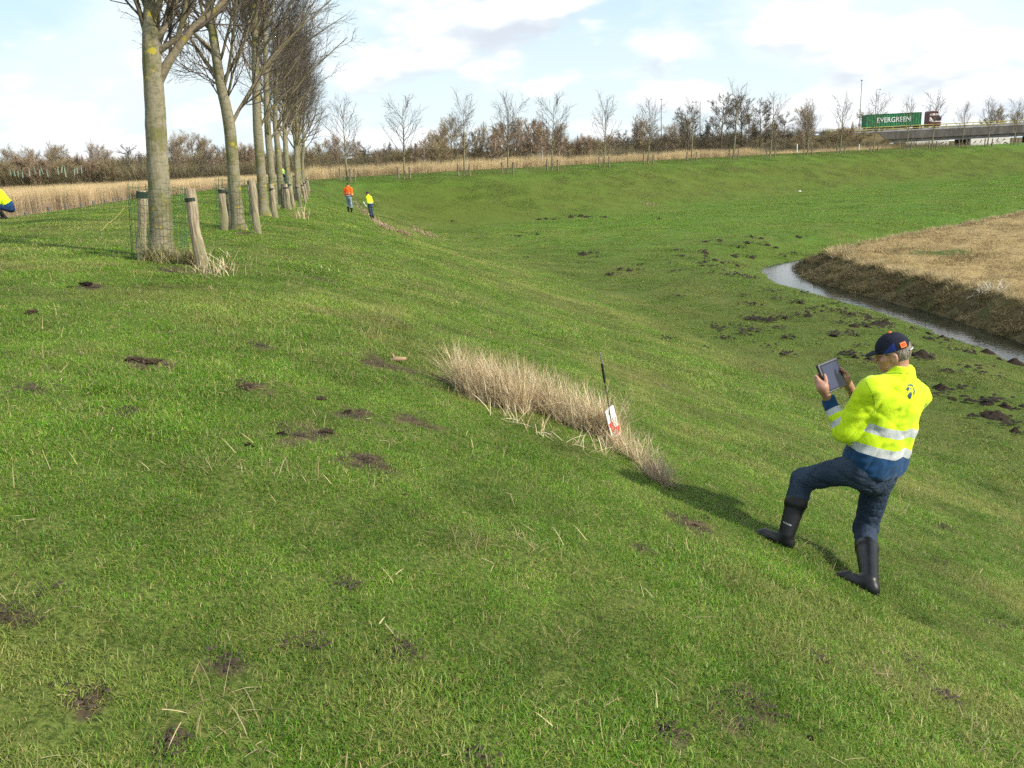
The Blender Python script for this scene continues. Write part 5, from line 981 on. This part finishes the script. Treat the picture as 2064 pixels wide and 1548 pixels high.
for i in range(4, 10):
    f = TREE_FEET[i]
    for j, (dx, dy, ln) in enumerate(((-.55, -.35, .02), (.62, -.40, -.13))):
        x, y = f[0]+dx, f[1]+dy; z = hz(x, y); stake((x, y, z), (x+ln, y, z+1.15), .075, '%s stake at the %s tree of the dyke row' % (('left', 'right')[j], ordn[i]), mat=wood if (i+j) % 3 else wood_d, group=GS, strap_at=(.84, .90))
GF = 'stakes round the young trees on the far dyke'
for i, f in enumerate(FAR_FEET):
    for j, dx in enumerate((-.52, .55) if i else (-.55, .35, .75)):
        x, y = f[0]+dx, f[1]-.25; z = hz(x, y); who = 'the corner tree' if i == 0 else 'the %s young tree from the corner' % ordn[i]
        stake((x, y, z), (x+.03*dx, y, z+1.12), .085, ('%s stake at %s of the far dyke' % ((('left', 'right') if i else ('left', 'middle', 'right'))[j], who)), mat=wood_d, group=GF)
def wire_guard(c, r_, hgt, label, n_=22, rows=10, wr=.0028, flatten=1.0, a0=0, a1=2*math.pi):
    g_ = empty('wire_guard', c, (0, .10, 0)); tag(g_, label, 'wire guard', 'green wire guards round the trunks'); q = MB(); p = MB()
    A = np.linspace(a0, a1, n_+1); jit = rng.normal(0, .015, n_+1)
    P = lambda a, z, j=0: (math.cos(a)*(r_+j), math.sin(a)*(r_+j)*flatten, z)
    for i in range(n_): q.tube([P(A[i], -.05, jit[i]), P(A[i], hgt*.5, jit[i]*.3), P(A[i], hgt, jit[i])], wr, 4, caps=False)
    for k_ in range(rows): z = hgt*(k_+.5)/rows; p.tube([P(A[i], z+.008*math.sin(i*1.7), jit[i]*.5) for i in range(n_+1)], wr, 4, caps=False)
    q.build('upright_wires', wire, g_); p.build('ring_wires', wire, g_); return g_
wire_guard((T0[0]+.03, T0[1]-.12, T0[2]+.03), .37, 1.06, 'green wire mesh round the nearest trunk and its two stakes', n_=24, wr=.0024)
f = TREE_FEET[1]; wire_guard((f[0], f[1]-.1, f[2]+.03), .42, 1.08, 'green wire mesh round the second trunk', wr=.0028)
f = TREE_FEET[3]; wire_guard((f[0]+.1, f[1]-.1, f[2]+.03), .46, 1.1, 'green wire mesh round the fourth trunk', wr=.004)
# posts in the lake edge
pq = MB(); pq.tube([(0, 0, -.3), (.01, 0, .5), (0, 0, 1.0)], [.11, .105, .10], 9); pq = pq.mesh('lake_post', grey_post)
PX = [(50, 428), (98, 416), (133, 411), (163, 409), (188, 404), (212, 402), (229, 399), (245, 398), (261, 397), (407, 382)]
for i, (px, pt) in enumerate(PX):
    y = np.interp(px, [50, 270, 410], [58, 80, 92]); p = at_y(px, pt, y); o = link('lake_post', pq, loc=(p[0], y, p[2]-1.0)); o.rotation_euler = (rng.normal(0, .03), rng.normal(0, .03), i); tag(o, ('low grey post, %s from the left in the line at the lake edge' % ordn[i]) if px < 300 else 'lone grey post at the lake edge right of the nearest trunk', 'post', 'posts along the lake edge')
wq = MB(); wq.tube([(0, 0, -.1), (0, 0, 1.0), (0, 0, 1.06)], [.065, .065, .03], 8); wq = wq.mesh('marker_post', M('white_post', (.8, .8, .78), None, rough=.5))
for px, pt, lb in ((1732, 291, 'white marker post on the far crest below the tallest lamp post'), (1607, 291, 'white marker post before the motorway bank, left of the pale willow')):
    y = 132.; p = at_y(px, pt, y); tag(link('marker_post', wq, loc=(p[0], y, p[2]-1.02)), lb, 'marker post')
# ---------------------------------------------------------------- molehills
soil = M('mole_soil', (.021, .016, .012), (.042, .032, .023), 12, .95, .1, bump=1.0, bscale=24); dry_soil = M('crumbly_soil', (.075, .055, .037), (.12, .09, .06), 10, .95, .1, bump=1.0, bscale=22)
def mound(seed, lumps=.7, hgt=.42):
    n1, n2 = 9, 22; V = [(0, 0, hgt)]; F = []; r = np.random.default_rng(seed)
    for i in range(1, n1+1):
        for j in range(n2): a = j*2*np.pi/n2; q = i/n1; rr = q*(1+.35*(fbm(math.cos(a)*1.3+seed, math.sin(a)*1.3, seed, 3)-.5)*2); x, y = rr*math.cos(a), rr*math.sin(a); V.append((x, y, hgt*max(0, 1-q**1.7)*(1+lumps*(float(fbm(x*3.1+seed, y*3.1, seed+4, 4))-.5)*2.2)-.12*q))
    F = [(0, 1+j, 1+(j+1) % n2) for j in range(n2)]+[(1+(i-1)*n2+j, 1+i*n2+j, 1+i*n2+(j+1) % n2, 1+(i-1)*n2+(j+1) % n2) for i in range(1, n1) for j in range(n2)]
    q = MB(); q.add(V, F); return q.mesh('molehill', soil, smooth=True)
MH = [mound(i) for i in range(6)]
for cn, L in CL.items():
    for i, (px, py, w) in enumerate(sorted(L)):
        p = on_ground(px, py); d = np.linalg.norm(p); sc = w/2*d/FPX*1.05; o = link('molehill', MH[(i*5+len(cn)) % 6], loc=Vector(p)); o.scale = (sc*rng.uniform(.9, 1.15), sc*rng.uniform(1.1, 1.7), sc*rng.uniform(.9, 1.25)+.02); o.rotation_euler = (0, 0, rng.uniform(-.5, .5))
        tag(o, 'dark molehill, %s from the left %s' % (ordn[i], cn), 'molehill', 'molehills in the basin')
# crumbs of soil thrown about the molehills
def crumb_var(i):
    r = np.random.default_rng(700+i); V = []; F = []; C = []
    for j in range(9):
        c = np.r_[r.normal(0, .16, 2), .02]; sz = r.uniform(.02, .06); P = np.array([(0, 0, 1), (1, 0, 0), (0, 1, 0), (-1, 0, 0), (0, -1, 0), (0, 0, -1)])*sz*r.uniform(.6, 1.3, (6, 3)); o = len(V)*1; V += list(P*np.array([1.3, 1.3, .7])+c); F += [(o, o+1, o+2), (o, o+2, o+3), (o, o+3, o+4), (o, o+4, o+1)]; C += [(.030, .023, .017)]*6
    return np.array(V), [np.array(F)], np.array(C)*1.0
crl = lib('soil_crumb', [crumb_var(i) for i in range(5)], straw_mat)
r = np.random.default_rng(36); pts = []
for (mx, my, mr) in MOLE_AT:
    for _ in range(2): a = r.uniform(0, 6.28); d = mr*r.uniform(.9, 1.9)+r.uniform(0, .15); pts.append((mx+d*math.cos(a), my+d*math.sin(a)))
x, y, _ = wedge(16, 46, .22, 37); s, ze, df = zones(x, y); m = (s > 10) & (df < -4) & (fbm(x*.2, y*.2, 44, 3) > .48); pts += list(zip(x[m], y[m])); pts = np.array(pts); pts = pts[H(pts[:, 0], pts[:, 1]) > -5.7]; q0 = len(pts); ex = []
for (mx, my, mr) in SCR:
    for _ in range(int(6+26*mr)): a = r.uniform(0, 6.28); d = mr*abs(r.normal(0, .55)); ex.append((mx+d*math.cos(a), my+d*math.sin(a)))
pts = np.r_[pts, np.array(ex)]; q = len(pts); sz_ = np.r_[r.uniform(.6, 1.5, q0), r.uniform(.09, .22, q-q0)]; up_ = np.r_[np.full(q0, .035), np.full(q-q0, .0015)]; br_ = np.r_[r.uniform(.6, 1.3, q0), r.uniform(1.3, 3.0, q-q0)]
scatter('soil_crumbs', crl, 5, np.c_[pts, H(pts[:, 0], pts[:, 1])+up_], np.stack([0*pts[:, 0], 0*pts[:, 0], r.uniform(0, 6.28, q)], -1), sz_, np.zeros(q), br_, 'dark crumbs of soil strewn over the turf and basin floor', 'soil', 36)
# clods, scrapes and litter of the near turf
def clod(px, py, size, label, mat, seed, cat='soil clod', flat=1.0):
    p = on_ground(px, py); bm = bmesh.new(); bmesh.ops.create_icosphere(bm, subdivisions=4, radius=1); r = np.random.default_rng(seed)
    for v in bm.verts: q = v.co.normalized(); v.co = q*(.25+1.5*float(fbm(q.x*2.6+seed, q.y*2.6+q.z*2.3, seed, 5))); v.co.z *= flat
    me = bpy.data.meshes.new('soil_clod'); bm.to_mesh(me); bm.free(); me.materials.append(mat); me.polygons.foreach_set('use_smooth', np.ones(len(me.polygons), bool)); o = link('soil_clod', me, loc=Vector(p)+Vector((0, 0, size*.15))); o.scale = (size, size*.8, size*.7); tag(o, label, cat, 'clods on the near turf'); return o
redm = M('brown_clod', (.10, .055, .035), (.065, .04, .028), 8, .95, .1, bump=.8)
for i, (px, py, sz, lb, mt) in enumerate([(657, 878, .075, 'dark brown clod at the end of a muddy scrape', dry_soil), (565, 882, .06, 'flat dark clod at the left end of the muddy scrape', soil), (342, 678, .06, 'black clod left of centre on the open turf', soil), (322, 683, .035, 'small black crumb beside the black clod', soil), (1290, 1104, .028, 'red-brown clod left of the raised boot', redm), (1340, 1472, .035, 'dark clod near the bottom edge', soil), (1820, 1352, .02, 'small dark clod below the standing boot', soil), (1400, 1058, .03, 'dark lump in the shaded strip by the raised boot', soil), (175, 578, .10, 'dark crumbly heap on the crest left of the stakes', soil), (140, 581, .06, 'small dark crumb left of the crumbly heap', soil), (815, 1000, .025, 'pale brown clod in the middle of the near turf', dry_soil), (1632, 1480, .025, 'dark clod at the lower right of the turf', soil), (500, 905, .05, 'dark clod below the long scrape', soil), (700, 836, .05, 'dark clod right of the scrapes', soil), (492, 780, .08, 'grey crumbly clod above the long scrape', dry_soil), (270, 726, .09, 'grey crumbly clod left of the twin scrapes', dry_soil), (305, 734, .10, 'wide grey clod of the twin scrapes', dry_soil), (645, 808, .07, 'grey clod above the dark clod of the scrape', dry_soil), (64, 633, .09, 'grey-brown crumbly patch near the left edge', dry_soil)]):
    clod(px, py, sz*.6, lb, mt, 500+i, flat=.55)
p = on_ground(800, 726); q = MB(); q.tube([(-.07, 0, .02), (0, 0, .035), (.09, .01, .03)], [.018, .025, .016], 8); q.tube([(-.02, 0, .03), (-.04, .01, .09)], [.014, .008], 6); tag(q.build('broken_branch', M('dead_wood', (.33, .24, .15), (.22, .15, .09), 9, .9, .1), loc=Vector(p), smooth=True), 'short broken piece of pale branch left of the dry reed clump', 'branch')
p = on_ground(1612, 387); q = MB(); q.tube([(-.18, 0, .02), (0, 0, .12), (.15, 0, .04)], [.05, .1, .05], 7); tag(q.build('white_scrap', whitep, loc=Vector(p)), 'small white scrap lying on the far basin floor', 'litter')
# yellow cord lying on the crest
a = on_ground(204, 472); b = on_ground(262, 416); t = np.linspace(0, 1, 24); C_ = a[None]+(b-a)[None]*t[:, None]+np.stack([.05*np.sin(t*6), 0*t, 0*t], -1); C_[:, 2] = H(C_[:, 0], C_[:, 1])+.05; q = MB(); q.tube(C_, .006, 5); tag(q.build('yellow_cord', M('yellow_cord', (.40, .34, .10), None, rough=.7)), 'thin yellow cord lying across the crest left of the stakes', 'cord')
# ---------------------------------------------------------------- dry reed clumps on the slope
stem_m = M_attr('dry_stems', rough=.7, trans=.15)
ST = [(.58, .47, .29), (.66, .55, .37), (.48, .36, .21), (.38, .25, .13), (.54, .46, .34)]
def clump(name, label, A, B, n_, hmin, hmax, width, seed, lean=.30, cols=ST, wid=.0040, up=(0, 0), cat='dry plant', group='dry reed clumps down the slope', twigs=1.0):
    r = np.random.default_rng(seed); A, B = on_ground(*A), on_ground(*B); t = r.uniform(0, 1, n_); side = unit(np.array([-(B-A)[1], (B-A)[0]])); off = r.normal(0, .42, n_)*width*np.sin(np.pi*np.clip(.12+.80*t, 0, 1))
    bx = A[0]+(B[0]-A[0])*t+side[0]*off; by = A[1]+(B[1]-A[1])*t+side[1]*off; bz = H(bx, by); c0 = (A+B)/2
    V, F, C = blades(n_, .001, hmin, hmax, wid, lean, cols, [.28, .26, .2, .12, .14], seed, droop=.22); hsc = np.repeat((1-.55*np.abs(off)/(width+.01))*(.75+.5*fbm(bx*4, by*4, seed, 3)), 7); V = V*hsc[:, None]; V[:, 0] += np.repeat(up[0]*hsc[::7], 7)*V[:, 2]; V[:, 1] += np.repeat(up[1]*hsc[::7], 7)*V[:, 2]
    base = np.stack([bx, by, bz], -1)-c0; V = V+np.repeat(base, 7, 0)
    Vs, Fs, Cs = [V], [F], [C]; nv = len(V)
    k_ = int(n_*1.3*twigs); pi = r.integers(0, n_, k_); lev = r.integers(2, 6, k_); S = V[pi*7+lev]; V2, F2, C2 = blades(k_, .001, .05, .18, wid*.6, .55, cols, [.28, .26, .2, .12, .14], seed+1, droop=.2); V2 = V2+np.repeat(S, 7, 0)
    me = np_mesh(name, np.concatenate([V, V2]), [F[0], F[1], F2[0]+nv, F2[1]+nv], [stem_m], attrs={'Col': np.concatenate([C, C2])}, smooth=False); return tag(link(name, me, loc=Vector(c0)), label, cat, group)
clump('dry_reed_clump', 'upper dense clump of tall pale dry stalks on the slope', (925, 778), (1065, 835), 1500, .26, .60, .32, 71, lean=.42, up=(-.12, .12))
clump('dry_reed_clump', 'lower dense clump of pale dry stalks beside the marker board', (1065, 815), (1245, 893), 1500, .22, .52, .27, 72, lean=.42, up=(-.02, .10))
clump('dry_reed_clump', 'low sprawling dry stalks around the foot of the marker board', (1225, 885), (1295, 935), 380, .14, .34, .18, 73, lean=.6)
clump('dry_reed_clump', 'small grey dry tuft, lowest of the line of clumps', (1305, 945), (1345, 985), 330, .12, .26, .13, 74, lean=.6, cols=[(.44, .36, .25), (.40, .32, .2), (.28, .2, .13), (.2, .14, .09), (.33, .29, .24)])
clump('fallen_stalks', 'broken pale stalks lying at the near foot of the clumps', (990, 835), (1240, 925), 170, .12, .34, .30, 75, lean=1.35, wid=.007, twigs=.2)
clump('dry_weeds', 'curled pale stems at the foot of the leaning stake', (415, 560), (470, 545), 70, .2, .5, .35, 76, lean=.7, wid=.011, group=None)
clump('dry_weeds', 'rough dry grass round the foot of the nearest trunk', (300, 525), (400, 535), 420, .12, .42, .30, 77, lean=.5, wid=.008, cols=[(.30, .27, .12), (.40, .32, .18), (.20, .20, .07), (.12, .15, .04), (.34, .27, .15)], group=None)
clump('dry_weeds', 'pale stems beside the stakes of the third trunk', (592, 440), (622, 442), 40, .3, .6, .25, 78, lean=.45, wid=.016, group=None)
for i, (A, B, n_, lb) in enumerate([((715, 408), (770, 455), 260, 'pinkish dry grass strip beside the two on the slope'), ((765, 455), (825, 475), 300, 'pale dry grass below the person in the yellow jacket'), ((832, 462), (872, 478), 160, 'reddish dry tuft right of the dry strip'), ((1295, 415), (1325, 413), 80, 'pale dry patch at the foot of the far slope')]):
    clump('dry_grass', lb, A, B, n_, .2, .5, .9, 80+i, lean=.6, wid=.03, cols=[(.36, .27, .17), (.42, .32, .2), (.30, .2, .13), (.25, .16, .1), (.33, .27, .2)], group='dry grass tufts along the slope')
# ---------------------------------------------------------------- steel probe with a marker board
pb = on_ground(1239, 893); yb = pb[1]; pr = empty('survey_probe', pb); tag(pr, 'thin steel probe with black grip and red-white marker board in the dry stalks', 'survey probe'); P_ = lambda x, y, d=0: Vector(at_y(x, y, yb+d)-pb)
steel = M('steel', (.5, .5, .5), None, rough=.3, metal=.9); gripm = M('black_grip', (.012, .012, .013), None, rough=.5)
q = MB(); q.tube([P_(1240, 905), P_(1229, 830), P_(1219, 770), P_(1214, 737)], .0045, 8); q.build('rod', M('dark_steel', (.09, .09, .095), None, rough=.4, metal=.6), pr)
q = MB(); q.tube([P_(1219.2, 771), P_(1213.2, 733)], .0105, 10); q.build('grip', gripm, pr, smooth=False)
q = MB(); q.tube([P_(1213.4, 734), P_(1211.5, 722), P_(1209.5, 711)], [.006, .008, .007], 8); q.build('tip', steel, pr)
c = [np.array(P_(*a)) for a in ((1219.5, 829, -.012), (1235.5, 816, .05), (1251, 873, .03), (1234, 887, -.03))]; nb = unit(np.cross(c[1]-c[0], c[3]-c[0])); nb = nb if nb[1] < 0 else -nb
def on_board(u, v, l): return c[0]*(1-u)*(1-v)+c[1]*u*(1-v)+c[2]*u*v+c[3]*(1-u)*v+nb*l
def plate(name, poly, l0, l1, mat, parent):
    n1 = len(poly); q = MB(); V = [on_board(u, v, l1) for u, v in poly]+[on_board(u, v, l0) for u, v in poly]; q.add(V, [tuple(range(n1)), tuple(range(2*n1-1, n1-1, -1))]+[(i, (i+1) % n1, n1+(i+1) % n1, n1+i) for i in range(n1)]); return q.build(name, mat, parent)
bd = plate('board', [(.06, 0), (.94, 0), (1, .03), (1, .97), (.94, 1), (.06, 1), (0, .97), (0, .03)], -.003, .003, M('board_white', (.78, .78, .76), None, rough=.45), pr); redp = M('board_red', (.55, .025, .03), None, rough=.5)
plate('red_stripe', [(.02, .46), (.45, .46), (.62, .74), (.20, .80)], .0032, .0044, redp, bd); plate('red_stripe', [(.62, .70), (.98, .70), (.98, .93), (.45, .93)], .0032, .0044, redp, bd)
# ---------------------------------------------------------------- straw field, ditch bank
FV = [blades(60, .5, .04, .24, .014, 1.2, [(.38, .29, .135), (.30, .22, .10), (.47, .375, .19), (.21, .15, .068)], [.35, .3, .2, .15], 600+i, droop=.3) for i in range(6)]; fst = lib('field_straw', FV, straw_mat)
r = np.random.default_rng(33); n_ = 26000; x = r.uniform(14, 62, n_); y = r.uniform(22, 92, n_); df = field_sd(x, y); wd = np.hypot((x-weed_c[0])/1.8, (y-weed_c[1])/1.5)
m = (df > -.1) & (x < .72*y+4) & (r.uniform(0, 1, n_) < np.interp(np.hypot(x, y), [25, 50, 90], [1, .6, .3])) & ((wd > .9) | (r.uniform(0, 1, n_) < .15)); x, y, df = x[m], y[m], df[m]; q = len(x)
scatter('straw_cover', fst, 6, np.stack([x, y, H(x, y)], -1), np.stack([r.normal(0, .15, q), r.normal(0, .15, q), r.uniform(0, 6.28, q)], -1), r.uniform(.7, 1.35, q)*np.interp(fbm(x*.3, y*.3, 41, 3), [.3, .7], [.6, 1.2]), np.zeros(q), np.clip(.85+1.1*(fbm(x*.45, y*.45, 42, 4)-.5)+r.normal(0, .1, q), .4, 1.4), 'flattened straw covering the harvested field', 'straw', 33)
KV = [blades(80, .30, .12, .42, .012, 1.0, [(.14, .105, .052), (.20, .155, .08), (.09, .08, .03), (.27, .21, .12), (.06, .075, .02)], [.28, .22, .2, .14, .16], 620+i, droop=.45) for i in range(6)]; bkl = lib('bank_grass', KV, straw_mat)
r = np.random.default_rng(34); n_ = 90000; x = r.uniform(12, 60, n_); y = r.uniform(16, 92, n_); df = field_sd(x, y); m = (df > -1.9) & (df < .05) & (x < .72*y+4) & (r.uniform(0, 1, n_) < .62); x, y, df = x[m], y[m], df[m]; m = H(x, y) > -5.93; x, y = x[m], y[m]; q = len(x)
scatter('bank_grass', bkl, 6, np.stack([x, y, H(x, y)-.02], -1), np.stack([r.normal(0, .3, q), r.normal(-.15, .3, q), r.uniform(0, 6.28, q)], -1), r.uniform(.45, .9, q), np.zeros(q), np.clip(.8+1.2*(fbm(x*.7, y*.7, 43, 4)-.5), .35, 1.4), 'brown dead grass hanging down the steep ditch bank', 'grass', 34)
EV = [blades(70, .22, .20, .55, .010, .5, [(.48, .38, .22), (.38, .29, .16), (.55, .45, .28), (.22, .21, .08)], [.35, .3, .2, .15], 640+i, droop=.25) for i in range(5)]; edl = lib('edge_grass', EV, straw_mat)
r = np.random.default_rng(35); n_ = 60000; x = r.uniform(13, 62, n_); y = r.uniform(20, 92, n_); df = field_sd(x, y); m = (df > -.15) & (df < .45) & (x < .72*y+4) & (r.uniform(0, 1, n_) < .8); x, y = x[m], y[m]; q = len(x); big = sstep(np.hypot(x-15.6, y-41.2), 3.0, .6)
scatter('edge_grass', edl, 5, np.stack([x, y, H(x, y)-.02], -1), np.stack([r.normal(0, .15, q), r.normal(0, .15, q), r.uniform(0, 6.28, q)], -1), r.uniform(.45, .85, q)*(1+.9*big), np.zeros(q), r.uniform(.75, 1.2, q), 'pale grass fringe along the rim of the straw field', 'grass', 35)
clump('cut_reeds', 'heap of bleached cut reeds on the rim of the ditch bank', (1975, 592), (2025, 588), 110, .3, .75, .4, 90, lean=1.2, wid=.03, cols=[(.62, .58, .48), (.7, .66, .55), (.5, .45, .36), (.4, .35, .26), (.6, .56, .5)], cat='reed heap', group=None, twigs=.1)
